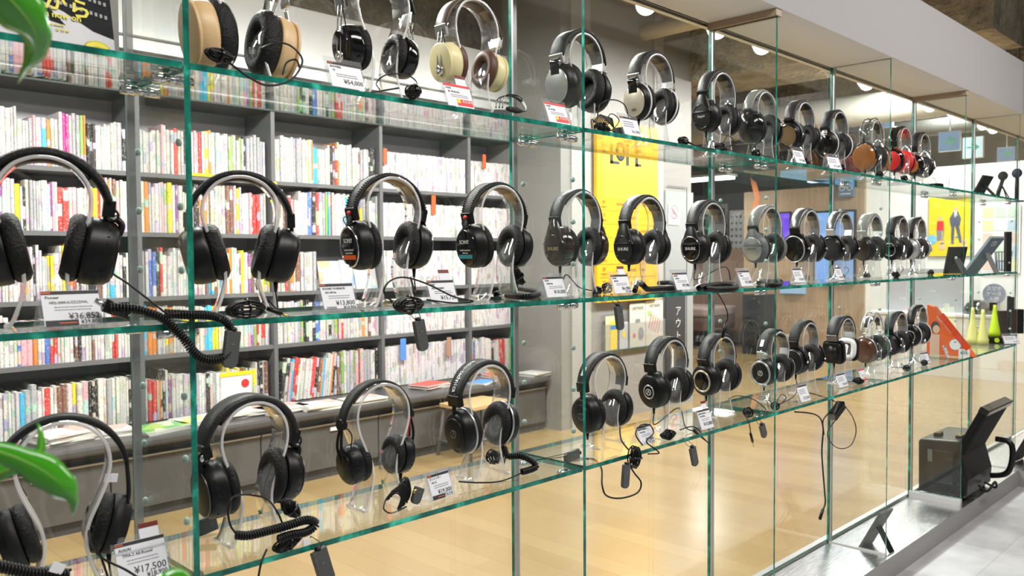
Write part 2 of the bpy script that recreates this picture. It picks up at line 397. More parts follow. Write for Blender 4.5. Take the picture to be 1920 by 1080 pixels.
for i, x in enumerate(XF):
    cap = i in (3, 5); zt = H+.76-(.022 if cap else 0)
    zb = ZTR+(.03 if i == 5 else .006)
    mb = MB().box((x, (YFR+YB)/2, (zb+zt)/2), (.010, YB-YFR-.002, zt-zb), mats=[0, 0, 1, 1, 1, 1])
    o = mb.build('glass_fin', [GLASS, EDGE]); tag(o, fin_lab[i], 'glass panel', 'vertical glass fins of the display')
    MB().box((x, (YFR+YB)/2, zb-(.016 if i == 5 else .003)), (.03 if i == 5 else .014, YB-YFR, .03 if i == 5 else .006)).build('base_rail', pbr('pale_base_rail', (.75, .75, .74), .35), o)
    if cap: MB().box((x, (YFR+YB)/2, zt+.011), (.035, YB-YFR+.012, .022)).build('top_cap', BEIGE, o, bevel=.001)
    MB().box((x, YB-.006, (zb+zt)/2), (.013, .006, zt-zb)).build('back_seal', pbr('clear_silicone_seal', (.5, .5, .5), .3, .5), o)
    for yy in (YB-.034, YFR+.034):
        z = ZS[2]-.46 if i < 5 else ZS[2]-.2
        for kz in range(-5, 12):
            z = ZS[1]+.08+kz*.099
            if z > ZS[0]-.03 or z < zb+.05 or i == 0: continue
            if min(abs(z-q) for q in ZS) < .02: continue
            p = bpy.data.objects.new('hole_plug', PLUG); COL.objects.link(p); p.parent = o; p.location = (x, yy, z)
    for zs in ZS:
        for yy in (YFR+.052, YB-.052):
            if i == 0: continue
            c = bpy.data.objects.new('shelf_clamp', CLAMPS[0]); COL.objects.link(c); c.parent = o; c.location = (x, yy, zs-TH-.0052)
lvl = ['top', 'middle', 'bottom']
bay = ['leftmost bay, left of the nearest glass fin', 'bay between the nearest and second glass fins', 'bay between the second and third glass fins',
       'bay between the third and fourth glass fins', 'bay between the fourth and fifth glass fins', 'far bay right of the fifth glass fin']
for k, zs in enumerate(ZS):
    for i in range(6):
        a, b = XF[i]+.0065, XF[i+1]-.0065
        o = MB().box(((a+b)/2, (YFR+YB)/2, zs-TH/2), (b-a, YB-YFR-.004, TH), mats=[1, 1, 1, 1, 0, 0]).build('glass_shelf', [GLASS_SH, EDGE])
        tag(o, '%s glass shelf in the %s' % (lvl[k], bay[i]), 'shelf', 'glass shelves of the display')
# ------------------------------------------------------------------ bookcase
GRYC = pbr('grey_bookcase_board', (.15, .15, .155), .45)
GRYB = pbr('grey_bookcase_back', (.40, .40, .41), .6)
HDR = pbr('pale_grey_header', (.72, .715, .69), .35, .1)
YC = 4.30; YBK = 4.60
XD = [-.57, .18, .93, 1.68, 2.43, 3.18, 3.93, 4.40]
ZB = [H+.44, H+.137, H-.19, H-.49, H-.83]
ZTOPB = H+.83
bayn = ['', 'leftmost', 'second from the left', 'third from the left', 'middle', 'fifth from the left', 'narrow right-hand']
bc = thing('bookcase', 'long dark grey built-in bookcase filled with books and scores behind the display', 'bookcase', (1.9, YC+.15, ZFL))
def W(mb, name, mats, root, **k):
    """build a mesh given in world coordinates as a child of root"""
    o = mb.build(name, mats, **k); o.parent = root
    o.matrix_parent_inverse = root_inv(root); return o
def root_inv(root):
    return (Matrix.Translation(root.location) @ root.rotation_euler.to_matrix().to_4x4()).inverted()
for z in ZB[:4]:
    W(MB().box((1.9, (YC+YBK)/2, z-.011), (5.0, .30, .022)), 'shelf_board', GRYC, bc)
W(MB().box((1.9, (YC+YBK)/2, ZTOPB+.025), (5.04, .32, .05)), 'top_board', pbr('dark_top_board', (.035, .033, .03), .5), bc)
for x in XD:
    W(MB().box((x, (YC+YBK)/2-.004, (ZTOPB+H-.86)/2), (.024, .30, ZTOPB-H+.86)), 'divider', GRYC, bc)
W(MB().box((1.9, YBK+.01, H), (5.0, .02, 1.7)), 'back_panel', GRYB, bc)
for i, (x, y) in enumerate([(380, 328), (352, 440), (398, 440), (506, 343)]):
    p = onY(x, y, YC-.004)
    W(MB().box(p, (.085 if i else .12, .004, .016)), 'shelf_edge_label', YLI, bc)
YCT = 3.93; ZCT = H-.835
ct = MB().box((1.75, (YCT+4.6)/2, ZCT-.02), (5.2, 4.6-YCT, .04)).build('countertop', pbr('dark_counter_laminate', (.085, .08, .078), .35), bevel=.012)
tag(ct, 'long dark counter shelf under the bookcase with magazines laid on it', 'counter')
DRW = pbr('dark_drawer_laminate', (.10, .095, .092), .42, noise=.15, nscale=120)
cabs = ['below the leftmost books', 'below the second book bay', 'below the yellow magazines', 'below the spread magazines left of the stool', 'behind the step stool', 'right of the step stool', 'at the right end of the counter']
for i, x0 in enumerate([-.85, -.1, .65, 1.4, 2.15, 2.9, 3.65]):
    wd = .75 if i < 6 else .70
    t = thing('low_cabinet', 'dark grey low cabinet under the counter, '+cabs[i], 'cabinet', (x0+wd/2, 4.25, ZFL), group='low cabinets under the counter')
    z0, z1 = ZFL, ZCT-.041
    W(MB().box((x0+wd/2, 4.28, (z0+z1)/2), (wd-.002, .56, z1-z0)).box((x0+wd/2, 3.998, z0+.025), (wd-.004, .012, .05)), 'body', pbr('cabinet_carcass', (.05, .048, .047), .5), t)
    d = W(MB().box((x0+wd/2, 3.985, (z0+.055+z1-.04)/2), (wd-.008, .02, z1-z0-.095)), 'door', DRW, t, bevel=.002)
    W(MB().box((x0+wd/2, 3.974, z1-.046), (wd-.008, .014, .008)), 'door_trim', SIL, t)
    if i in (1, 2, 4): W(MB().box((x0+wd*.62, 3.972, z1-.075), (.09, .008, .02)), 'door_sticker', WHT, t)
# header wall over the bookcase
struct(MB().box((1.6, 4.40, H+1.18), (5.8, .06, .58)).box((1.6, 4.35, H+1.14), (5.8, .04, .02)).box((1.6, 4.34, H+1.075), (5.8, .06, .05)).build('wall_back', HDR))
struct(MB().box((1.6, 4.32, H+.98), (5.8, .10, .09)).build('trim_5', pbr('dark_header_groove', (.06, .06, .06), .5)))
struct(MB().box((1.6, 4.66, H+.6), (5.8, .08, 3.4)).build('wall_behind_bookcase', CONCL))

# books ------------------------------------------------------------
def book_mat(name, attr):
    m, t, N, L, out = nt(name)
    tc = N.new('ShaderNodeTexCoord'); b = N.new('ShaderNodeBsdfPrincipled'); b.inputs['Roughness'].default_value = .42
    if attr:
        a = N.new('ShaderNodeAttribute'); a.attribute_name = 'Col'; colr = a.outputs['Color']
        u = N.new('ShaderNodeAttribute'); u.attribute_name = 'Uv'; vec = u.outputs['Vector']
    else:
        oi = N.new('ShaderNodeObjectInfo'); colr = oi.outputs['Color']
        ad = N.new('ShaderNodeVectorMath'); ad.operation = 'MULTIPLY_ADD'; ad.inputs[1].default_value = (1, 1, 1)
        cx = N.new('ShaderNodeCombineXYZ'); mul = N.new('ShaderNodeMath'); mul.operation = 'MULTIPLY'; mul.inputs[1].default_value = 37; L.new(oi.outputs['Random'], mul.inputs[0])
        fl = N.new('ShaderNodeMath'); fl.operation = 'FLOOR'; L.new(mul.outputs[0], fl.inputs[0]); L.new(fl.outputs[0], cx.inputs[1])
        L.new(tc.outputs['Generated'], ad.inputs[0]); L.new(cx.outputs[0], ad.inputs[2]); vec = ad.outputs[0]
    mp = N.new('ShaderNodeMapping'); mp.inputs['Scale'].default_value = (3.2, 11.7, 20); L.new(vec, mp.inputs[0])
    n = N.new('ShaderNodeTexNoise'); n.inputs['Scale'].default_value = 1.; n.inputs['Detail'].default_value = 2; L.new(mp.outputs[0], n.inputs[0])
    st = N.new('ShaderNodeMapRange'); st.inputs['From Min'].default_value = .57; st.inputs['From Max'].default_value = .66; L.new(n.outputs[0], st.inputs[0])
    mp2 = N.new('ShaderNodeMapping'); mp2.inputs['Scale'].default_value = (0, 5.3, 3.1); L.new(vec, mp2.inputs[0])
    n2 = N.new('ShaderNodeTexNoise'); n2.inputs['Scale'].default_value = 1.; n2.inputs['Detail'].default_value = 0; L.new(mp2.outputs[0], n2.inputs[0])
    st2 = N.new('ShaderNodeMapRange'); st2.inputs['From Min'].default_value = .58; st2.inputs['From Max'].default_value = .60; L.new(n2.outputs[0], st2.inputs[0])
    wn = N.new('ShaderNodeTexWhiteNoise'); wn.noise_dimensions = '1D'; sx = N.new('ShaderNodeSeparateXYZ'); L.new(vec, sx.inputs[0])
    fr = N.new('ShaderNodeMath'); fr.operation = 'FLOOR'; L.new(sx.outputs[1], fr.inputs[0]); L.new(fr.outputs[0], wn.inputs['W'])
    hs = N.new('ShaderNodeMix'); hs.data_type = 'RGBA'; hs.inputs['Factor'].default_value = .68; L.new(wn.outputs['Color'], hs.inputs['A']); hs.inputs['B'].default_value = (.62, .58, .56, 1)
    # print colour: dark on pale spines, pale on dark ones
    bw = N.new('ShaderNodeRGBToBW'); L.new(colr, bw.inputs[0]); gt = N.new('ShaderNodeMath'); gt.operation = 'LESS_THAN'; gt.inputs[1].default_value = .32; L.new(bw.outputs[0], gt.inputs[0])
    tcx = N.new('ShaderNodeMix'); tcx.data_type = 'RGBA'; tcx.inputs['A'].default_value = (.10, .085, .09, 1); tcx.inputs['B'].default_value = (.85, .82, .75, 1); L.new(gt.outputs[0], tcx.inputs['Factor'])
    m1 = N.new('ShaderNodeMix'); m1.data_type = 'RGBA'; L.new(st2.outputs[0], m1.inputs['Factor']); L.new(colr, m1.inputs['A']); L.new(hs.outputs['Result'], m1.inputs['B'])
    f2 = N.new('ShaderNodeMath'); f2.operation = 'MULTIPLY'; f2.inputs[1].default_value = .5; L.new(st.outputs[0], f2.inputs[0])
    m2 = N.new('ShaderNodeMix'); m2.data_type = 'RGBA'; L.new(f2.outputs[0], m2.inputs['Factor']); L.new(m1.outputs['Result'], m2.inputs['A']); L.new(tcx.outputs['Result'], m2.inputs['B'])
    L.new(m2.outputs['Result'], b.inputs['Base Color']); L.new(b.outputs[0], out.inputs[0]); return m
def score_mat(name, band):
    """thin score spines: white with a red mark at the top and a coloured rule near the foot"""
    m, t, N, L, out = nt(name)
    tc = N.new('ShaderNodeTexCoord'); oi = N.new('ShaderNodeObjectInfo'); b = N.new('ShaderNodeBsdfPrincipled'); b.inputs['Roughness'].default_value = .4
    sx = N.new('ShaderNodeSeparateXYZ'); L.new(tc.outputs['Generated'], sx.inputs[0])
    r = N.new('ShaderNodeValToRGB'); r.color_ramp.interpolation = 'CONSTANT'; e = r.color_ramp.elements
    wv = (.70, .665, .685, 1); e[0].position = 0; e[0].color = band; e[1].position = .03; e[1].color = wv
    for p, c in ((.14, band), (.20, wv), (.88, (.60, .16, .10, 1)), (.965, wv)):
        q = e.new(p); q.color = c
    L.new(sx.outputs[2], r.inputs[0])
    mul = N.new('ShaderNodeMath'); mul.operation = 'GREATER_THAN'; mul.inputs[1].default_value = .45; L.new(oi.outputs['Random'], mul.inputs[0])
    m1 = N.new('ShaderNodeMix'); m1.data_type = 'RGBA'; L.new(mul.outputs[0], m1.inputs['Factor']); L.new(r.outputs[0], m1.inputs['A'])
    r2 = N.new('ShaderNodeValToRGB'); r2.color_ramp.interpolation = 'CONSTANT'; e = r2.color_ramp.elements
    e[0].position = 0; e[0].color = band; e[1].position = .03; e[1].color = wv
    for p, c in ((.15, band), (.20, wv), (.8, band), (.82, wv)):
        q = e.new(p); q.color = c
    L.new(sx.outputs[2], r2.inputs[0]); L.new(r2.outputs[0], m1.inputs['B'])
    L.new(m1.outputs['Result'], b.inputs['Base Color']); L.new(b.outputs[0], out.inputs[0]); return m
BOOKM = book_mat('book_spine_print', False); BOOKS = book_mat('book_spine_print_many', True)
SCP = score_mat('score_spine_purple', (.50, .36, .52, 1)); SCB = score_mat('score_spine_blue', (.22, .55, .85, 1))
PAGES = pbr('book_pages', (.78, .75, .68), .8)
def book_mesh(mat):
    mb = MB()  # unit book: width x, depth y, height z; rounded spine toward -y
    pts = [(-.5, .5), (-.5, -.47), (-.3, -.5), (.3, -.5), (.5, -.47), (.5, .5)]
    mb.prism(pts, 1.0, 'z', (0, 0, .5), mat=0)
    mb.box((0, .01, 1.0005), (.7, .9, .001), mat=1)
    return mb.mesh('book', [mat, PAGES])
BM, SPM, SBM = book_mesh(BOOKM), book_mesh(SCP), book_mesh(SCB)
PAL = [((.76, .735, .71), 'white', 52), ((.80, .76, .66), 'cream', 12), ((.70, .06, .05), 'red', 7), ((.90, .30, .05), 'orange', 5), ((.95, .78, .05), 'yellow', 4),
       ((.04, .035, .035), 'black', 10), ((.10, .20, .60), 'blue', 4), ((.10, .55, .85), 'light blue', 4), ((.85, .45, .50), 'pink', 6), ((.30, .10, .35), 'purple', 3),
       ((.25, .12, .08), 'brown', 6), ((.35, .55, .15), 'green', 3), ((.50, .50, .52), 'grey', 10), ((.85, .05, .35), 'magenta', 1)]
PW = [p[2] for p in PAL]
rows = ['top', 'second', 'third', 'fourth', 'lowest']
books = []
rb = random.Random(11)
for bi in range(1, 7):
    for ri in range(5):
        x = XD[bi]+.014; xe = XD[bi+1]-.014; z = ZB[ri]; runh = None; lean = 0
        if bi == 4 and ri == 2: xe = XD[bi]+.30            # face-out magazines stand here
        y0 = YC+.015+rb.random()*.01
        while x < xe-.008:
            score = (bi >= 5 and ri < 4) or (bi == 5 and ri == 4)
            if bi == 6 and ri == 4: score = False
            if score:
                wd = rb.choice([.010, .012, .014]); h = [.235, .215, .235, .225, .26][ri]+rb.uniform(-.003, .003); col, cn = (.85, .81, .82), 'white'
            else:
                wd = rb.choice([.009, .012, .014, .016, .018, .022, .026]); c = rb.choices(PAL, PW)[0]
                if not runh or rb.random() < .25: runh = rb.uniform(.205, .262)
                h = min(runh+rb.uniform(-.008, .008), .285 if ri else .3); j = rb.uniform(.85, 1.1); col = tuple(min(.92, q*j) for q in c[0]); cn = c[1]
                if books and rb.random() < .25 and books[-1]['row'] == ri and books[-1]['bay'] == bi and not books[-1]['score']: col, cn, wd = books[-1]['col'], books[-1]['cn'], books[-1]['w']
                if bi == 4 and ri == 4:
                    lean = R(7) if x < XD[bi]+.36 else 0
            if x+wd > xe: break
            books.append(dict(x=x+wd/2+(.018 if lean else 0), z=z, w=wd*.96, h=h, y=y0+rb.uniform(0, .012), col=col, cn=cn, row=ri, bay=bi, score=score, lean=lean, d=.17))
            x += wd
from mathutils import Vector as _V
def pj(p):
    q = p-Vector((0, 0, H)); d = q.dot(FW); return 960+F*q.dot(RT)/d, 540-F*q.dot(UP)/d, d
for b in books:
    u, v, d = pj(Vector((b['x'], b['y'], b['z']+b['h']/2)))
    vis = (-5 < u < 985)
    b['size'] = (b['w']*b['h']/d/d) if vis else 0
    b['u'] = u
inview = sorted([b for b in books if b['size'] > 0], key=lambda b: -b['size'])
for b in inview[:300]: b['solo'] = True
def widthword(b): return 'thick' if b['w'] > .019 else ('thin' if b['w'] < .0125 else 'medium')
solo = [b for b in books if b.get('solo')]
for i, b in enumerate(books):
    if not b.get('solo'): continue
    o = bpy.data.objects.new('book', SPM if (b['score'] and b['row'] < 4) else (SBM if b['score'] else BM)); COL.objects.link(o)
    o.location = (b['x'], b['y']+b['d']/2, b['z']+(.0015 if b['lean'] else 0)); o.scale = (b['w'], b['d'], b['h']); o.rotation_euler = (0, b['lean'], 0); o.color = (*b['col'], 1)
    def nb(j):
        if 0 <= j < len(books) and books[j]['row'] == b['row'] and books[j]['bay'] == b['bay']: return books[j]['cn']
        return None
    l, r = nb(i-1), nb(i+1)
    if b['score']: s = 'thin white %s-ruled score booklet' % ('purple' if b['row'] < 4 else 'blue')
    else:
        s = '%s %s-spined book' % (widthword(b), b['cn'])
        if l and r: s += ' between %s and %s' % (l, r) if l != r else ' between two %s ones' % l
        elif l or r: s += ' at the divider beside %s' % (l or r)
    s += ', %s shelf, %s bay' % (rows[b['row']], bayn[b['bay']])
    b['lab'] = s; tag(o, s, 'book', 'books on the %s shelf of the %s bay' % (rows[b['row']], bayn[b['bay']])); b['o'] = o
cnt = {}
for b in books:
    if 'lab' in b: cnt.setdefault(b['lab'], []).append(b)
for lab, L_ in cnt.items():
    if len(L_) > 1:
        for b in L_: b['o']['group'] = 'look-alikes: '+lab
# the remaining, smaller-showing books as one object
vs = []; fs = []; cols = []; uvs = []; k = 0
for b in books:
    if b.get('solo') or not (-150 < b['u'] < 1100): continue
    M = Matrix.Translation((b['x'], b['y']+b['d']/2, b['z'])) @ Matrix.Rotation(b['lean'], 4, 'Y')
    o0 = len(vs)
    for (a, c, e) in [(a, c, e) for a in (-.5, .5) for c in (-.5, .5) for e in (0, 1)]:
        vs.append(tuple(M @ Vector((a*b['w'], c*b['d'], e*b['h'])))); uvs.append((a+.5, c+.5+3*k, e)); cols.append((*b['col'], 1))
    for f in [(0, 1, 3, 2), (4, 6, 7, 5), (0, 4, 5, 1), (2, 3, 7, 6), (0, 2, 6, 4), (1, 5, 7, 3)]: fs.append(tuple(i+o0 for i in f))
    k += 1
me = bpy.data.meshes.new('books'); me.from_pydata(vs, [], fs); me.materials.append(BOOKS)
ca = me.color_attributes.new('Col', 'FLOAT_COLOR', 'POINT'); ua = me.attributes.new('Uv', 'FLOAT_VECTOR', 'POINT')
for i, c in enumerate(cols): ca.data[i].color = c; ua.data[i].vector = uvs[i]
o = bpy.data.objects.new('books', me); COL.objects.link(o); tag(o, 'remaining tightly packed narrow books filling the grey bookcase shelves', 'books'); o['kind'] = 'stuff'
# orange and blue divider tabs among the scores
for (x, y, wd, hh, m, lb) in [(722, 293, .03, .10, ORI, 'orange divider tab on the top shelf at the start of the white scores'), (908, 303, .03, .10, ORI, 'orange divider tab on the top shelf of the narrow right bay'),
        (813, 384, .035, .13, ORI, 'orange divider tab in the middle of the second shelf of white scores'), (776, 484, .03, .07, ORI, 'short orange divider tab low among the third shelf white scores'),
        (756, 655, .045, .14, pbr('blue_tab', (.1, .3, .8), .5), 'blue divider tab among the lowest shelf scores'), (842, 650, .04, .13, pbr('tan_tab', (.5, .28, .2), .5), 'tan divider tab left of the blue-ruled scores')]:
    p = onY(x, y, YC+.006); o = MB().rbox((0, 0, 0), (wd, .004, hh), .006).box((0, .03, -hh/2+.004), (wd*.6, .06, .002)).build('divider_tab', m); o.location = p; tag(o, lb, 'divider tab', 'divider tabs in the bookcase')
# face-out magazines on the third shelf
mg = pbr('magazine_cover', (.55, .6, .62), .35, noise=.0)
def cover_mat(name, cols, sc=14):
    m, t, N, L, out = nt(name); tc = N.new('ShaderNodeTexCoord'); v = N.new('ShaderNodeTexVoronoi'); v.inputs['Scale'].default_value = sc
    L.new(tc.outputs['Object'], v.inputs[0]); r = N.new('ShaderNodeValToRGB'); r.color_ramp.interpolation = 'CONSTANT'
    sx = N.new('ShaderNodeSeparateColor'); L.new(v.outputs['Color'], sx.inputs[0]); e = r.color_ramp.elements
    e[0].color = (*cols[0], 1); e[1].position = 1/len(cols); e[1].color = (*cols[1], 1)
    for i, c in enumerate(cols[2:]): q = e.new((i+2)/len(cols)); q.color = (*c, 1)
    L.new(sx.outputs[0], r.inputs[0]); b = N.new('ShaderNodeBsdfPrincipled'); b.inputs['Roughness'].default_value = .3; L.new(r.outputs[0], b.inputs['Base Color']); L.new(b.outputs[0], out.inputs[0]); return m
CV = [cover_mat('cover_a', [(.85, .8, .78), (.6, .65, .8), (.85, .5, .3), (.8, .8, .75), (.25, .4, .3), (.85, .85, .2)]),
      cover_mat('cover_b', [(.75, .85, .3), (.85, .85, .8), (.5, .6, .85), (.8, .85, .78)], 10), cover_mat('cover_c', [(.8, .85, .8), (.55, .75, .75), (.85, .8, .85), (.35, .5, .8)], 9)]
for i, (dx, m, lb) in enumerate([(.41, 0, 'colourful magazine with an orange and blue cover facing out on the third shelf'), (.53, 1, 'magazine with a lime striped cover facing out between two others on the third shelf'), (.645, 2, 'pale green magazine facing out at the right end of the third shelf')]):
    o = MB().box((0, 0, .085), (.17 if i != 1 else .12, .008, .17+.01*i)).build('magazine', [CV[m]]); o.location = (XD[4]+dx, YC+.04-.012*i, ZB[2]+.006); o.rotation_euler = (R(-12), 0, R(-4+5*i))
    tag(o, lb, 'magazine', 'face-out magazines on the third shelf')
# magazine piles on the counter
CVW = cover_mat('cover_white', [(.85, .83, .8), (.8, .78, .74), (.7, .5, .45), (.86, .84, .83), (.85, .8, .84)], 7)
REDC = pbr('red_magazine_cover', (.8, .07, .04), .4); BLUC = pbr('blue_magazine_cover', (.08, .3, .75), .4)
YELC = cover_mat('cover_yellow', [(.93, .85, .1), (.88, .86, .8), (.93, .9, .3), (.88, .45, .35)], 8); GRNC = cover_mat('cover_green', [(.2, .65, .15), (.85, .88, .7), (.55, .8, .2)], 9)
PILES = [((120, 822), 6, CVW, .26, 12, 'floppy white magazine', 'behind the big green leaf'), ((195, 812), 4, CVW, .24, -8, 'pale magazine', 'right of the green leaf'), ((300, 803), 3, GRNC, .25, 15, 'green-covered magazine', 'by the far left fin edge'),
         ((372, 788), 3, YELC, .25, 5, 'yellow-covered magazine', 'below the yellow standee'), ((455, 775), 4, CVW, .24, -3, 'white magazine', 'behind the nearest black bottom headphones'), ((530, 768), 4, CVW, .25, 8, 'white magazine with a printed cover', 'in front of the leaning books'),
         ((600, 762), 4, CVW, .22, -6, 'cream magazine', 'right of the leaning books'), ((690, 752), 3, CVW, .24, 4, 'pale thin magazine', 'behind the slim twin-arm headphones'), ((805, 724), 4, REDC, .22, 10, 'red-covered magazine', 'on the right half of the counter'),
         ((925, 702), 3, REDC, .2, -5, 'small red-edged magazine', 'behind the headphones with a white-lettered band'), ((905, 716), 2, BLUC, .18, 20, 'blue-covered magazine', 'under the red ones'), ((1005, 700), 3, CVW, .24, 3, 'white magazine', 'at the right end of the counter')]
piletop = {}
for pi, (px, n, m, sz, rz, nm, wh) in enumerate(PILES):
    p = onZ(px[0], px[1], ZCT+.01)
    p.y = min(max(p.y, YCT+sz*.42), YC-.17+.04)
    for k in range(n):
        th = .007
        o = MB().box((0, 0, 0), (sz, sz*.72, th), mats=[1, 1, 1, 1, 1, 0]).build('magazine', [m, PAGES]); o.location = (p.x+rb.uniform(-.008, .008), p.y+rb.uniform(-.006, .006), ZCT+th/2+.0005+k*(th+.0006)); o.rotation_euler = (0, 0, R(rz+rb.uniform(-5, 5)))
        pos = 'topmost' if k == n-1 else ('lowest' if k == 0 else 'inside the pile')
        tag(o, '%s, %s, %s' % (nm, pos, wh), 'magazine', 'magazine pile '+wh)
# yellow-topped standee on the counter
p = onZ(428, 775, ZCT); t = thing('shop_card_standee', 'white standee card with a yellow top strip and red dot on the counter', 'sign', (p.x, 4.16, ZCT))
MB().rbox((0, 0, .115), (.17, .004, .21), .02).build('card', WHT, t); MB().box((0, -.003, .225), (.18, .004, .02)).build('top_strip', YLI, t)
mb = MB(); mb.lathe([(.022, 0), (.022, .003)], Matrix.Translation((.05, -.0025, .17)) @ rotm(rz=R(-90)), seg=20); mb.build('red_dot', RDI, t)
MB().box((0, .02, .003), (.1, .05, .006)).build('foot', SIL, t)
# step stool in front of the counter
p0 = onZ(815, 855, ZFL); t = thing('step_stool', 'low grey metal step stool with a plywood seat in front of the dark cabinets', 'stool', (p0.x+.24, p0.y-.12, ZFL), R(4))
WS = .40; DS = .28; HS = .30
for sx in (-1, 1):
    for sy in (-1, 1):
        MB().tube([(sx*WS/2, sy*DS/2, 0), (sx*(WS/2-.03), sy*(DS/2-.03), HS)], .011, 10).build('leg', GRYP, t)
    MB().tube([(sx*(WS/2-.008), -DS/2+.01, .09), (sx*(WS/2-.008), DS/2-.01, .09)], .009, 8).build('side_rail', GRYP, t)
MB().tube([(-WS/2+.01, -DS/2+.01, .11), (WS/2-.01, -DS/2+.01, .11)], .009, 8).build('front_rail', GRYP, t)
MB().rbox((0, 0, HS+.01), (WS-.01, DS, .02), .02, axis='z').build('seat', pbr('plywood_seat', (.62, .42, .2), .4, noise=.15, nscale=8), t)
# ------------------------------------------------------------------ pillar, floor guide sign, leaflets
YW = 3.85
GPIL = pbr('grey_brown_pillar', (.30, .285, .27), .45); GPL = pbr('pale_pillar_strip', (.44, .42, .40), .5); GDOOR = pbr('grey_service_door', (.33, .345, .35), .5)
struct(MB().box((5.2, 4.5, H+.2), (1.64, 1.3, 3.8)).build('wall_pillar', GPIL))
struct(MB().box((4.59, YW-.004, H+.2), (.21, .012, 3.7)).box((5.545, YW-.004, H+.2), (.12, .012, 3.7)).build('trim_6', GPL))
p1 = onY(1245, 400, YW).x; p2 = onY(1297, 400, YW).x
d = struct(MB().box(((p1+p2)/2, YW-.006, H-.35), (p2-p1, .016, 1.75)).build('door_1', GDOOR))
mb = MB(); a, b = p1+.03, p2-.10
for (x0, z0, x1, z1) in [(a, H+.56, b, H+.565), (b, H-1.1, b+.005, H+.565)]: mb.box(((x0+x1)/2, YW-.015, (z0+z1)/2), (x1-x0, .003, z1-z0))
W(mb, 'door_gap', INK, d)
t = thing('no_eating_sign', 'small white square sign with a red crossed circle over a cup and food', 'sign', (onY(1260, 403, YW).x, YW-.019, H+.335))
MB().box((0, 0, 0), (.155, .003, .165)).build('plate', WHT, t)
mb = MB(); M = Matrix.Translation((0, -.003, .02)) @ rotm(rz=R(-90)); mb.torus(M, .052, .004, seg=28, ns=6, rh=.0015); mb.box((0, -.003, .02), (.10, .002, .007), rotm(ry=R(45))); mb.build('prohibition_ring', RDI, t)
mb = MB().prism([(-.025, -.01), (.0, -.01), (.006, .03), (-.031, .03)], .001, 'y', (0, -.002, .01)).box((.02, -.002, .01), (.03, .001, .018)); mb.text('ご遠慮ください', .016, Matrix.Translation((0, -.002, -.062))); mb.build('pictogram', INKG, t)
# floor guide
sx0, sx1, sz0, sz1 = 4.722, 5.478, H-.335, H+1.0
YEL = pbr('yellow_guide_board', (.90, .50, .008), .4); YEL2 = pbr('yellow_guide_header', (.93, .62, .03), .4)
t = thing('floor_guide_sign', 'tall yellow floor guide board with large dark capital letters on the grey pillar', 'sign', (5.1, YW-.03, sz0))
MB().box((0, 0, (sz1-sz0)/2), (sx1-sx0, .03, sz1-sz0)).build('board', YEL, t)
MB().box((.03, -.016, 1.01), (sx1-sx0-.06, .003, .50)).build('header_panel', YEL2, t)
mb = MB()
DK = INK
def zy(y): return onY(1168, y, YW-.05).z-sz0
for (x0, x1, y0, y1) in [(1145, 1149, 270, 307), (1145, 1161, 301, 308), (1175, 1179, 270, 311), (1170, 1184, 262, 269), (1192, 1196, 279, 313), (1192, 1202, 307, 313), (1192, 1202, 279, 288), (1192, 1196, 262, 279)]:
    a = onY(x0, y0, YW-.05); b = onY(x1, y1, YW-.05); mb.box(((a.x+b.x)/2-5.1, -.019, (a.z+b.z)/2-sz0), (abs(b.x-a.x)+.008, .003, abs(a.z-b.z)))
c = onY(1164, 284, YW-.05); mb.torus(Matrix.Translation((c.x-5.1, -.019, c.z-sz0)) @ rotm(rz=R(-90)), .046, .016, rz=1.15, seg=28, ns=6, rh=.0015)
mb.build('large_lettering', DK, t)
mb = MB(); rj = random.Random(3)
flo = ['8F', '7F', '6F', '5F', '4F', '3F', '2F', '1F']
for i, fl in enumerate(flo):
    z = .72-i*.098
    mb.text(fl, .042, Matrix.Translation((-.30, -.017, z+.01))); mb.text('売場案内', .018, Matrix.Translation((-.30, -.017, z-.025)))
    for q, tx in enumerate(rj.sample(['文具雑貨', '生活用品', '美容健康', '音楽書籍', 'レストラン', '時計', '玩具', '家具', '服飾'], 3)): mb.text('・'+tx, .024, Matrix.Translation((-.12+.15*q, -.017, z)))
    mb.box((0, -.0165, z+.048), (.70, .001, .0018))
mb.build('floor_list', pbr('brown_guide_print', (.30, .12, .01), .5), t)
MB().box((.325, -.018, .72), (.02, .002, .045)).build('red_marker', RDI, t); MB().box((.325, -.018, .62), (.02, .002, .045)).build('blue_marker', BLUC, t)
# leaflet rack
rx0, rx1, rz0 = 4.828, 5.613, H-.70
t = thing('leaflet_rack', 'clear wall rack holding four printed leaflets on the grey pillar below the yellow sign', 'rack', ((rx0+rx1)/2, YW-.03, rz0))
wR = rx1-rx0
MB().box((0, 0, .10), (wR, .003, .20)).box((0, .024, .14), (wR, .003, .28)).box((0, .012, 0), (wR, .026, .004), mat=1).box((-wR/2, .012, .10), (.003, .026, .20)).box((wR/2, .012, .10), (.003, .026, .20)).build('pocket', [HOLDER, EDGE], t)
LF = [(-.315, .13, .255, pbr('cream_leaflet', (.85, .74, .42), .5), None, 'cream folded leaflet with a yellow panel, first in the rack'), (-.16, .10, .20, WHT, None, 'small white leaflet with a yellow figure, second in the rack'),
      (.02, .20, .335, pbr('cream_paper', (.86, .8, .64), .5), 'UNITPAPER', 'cream leaflet with black title and small drawings, third in the rack'), (.245, .23, .345, pbr('cream_paper2', (.86, .8, .66), .5), 'UNITPAPER', 'cream leaflet with black title and red diagonal stripes, last in the rack')]
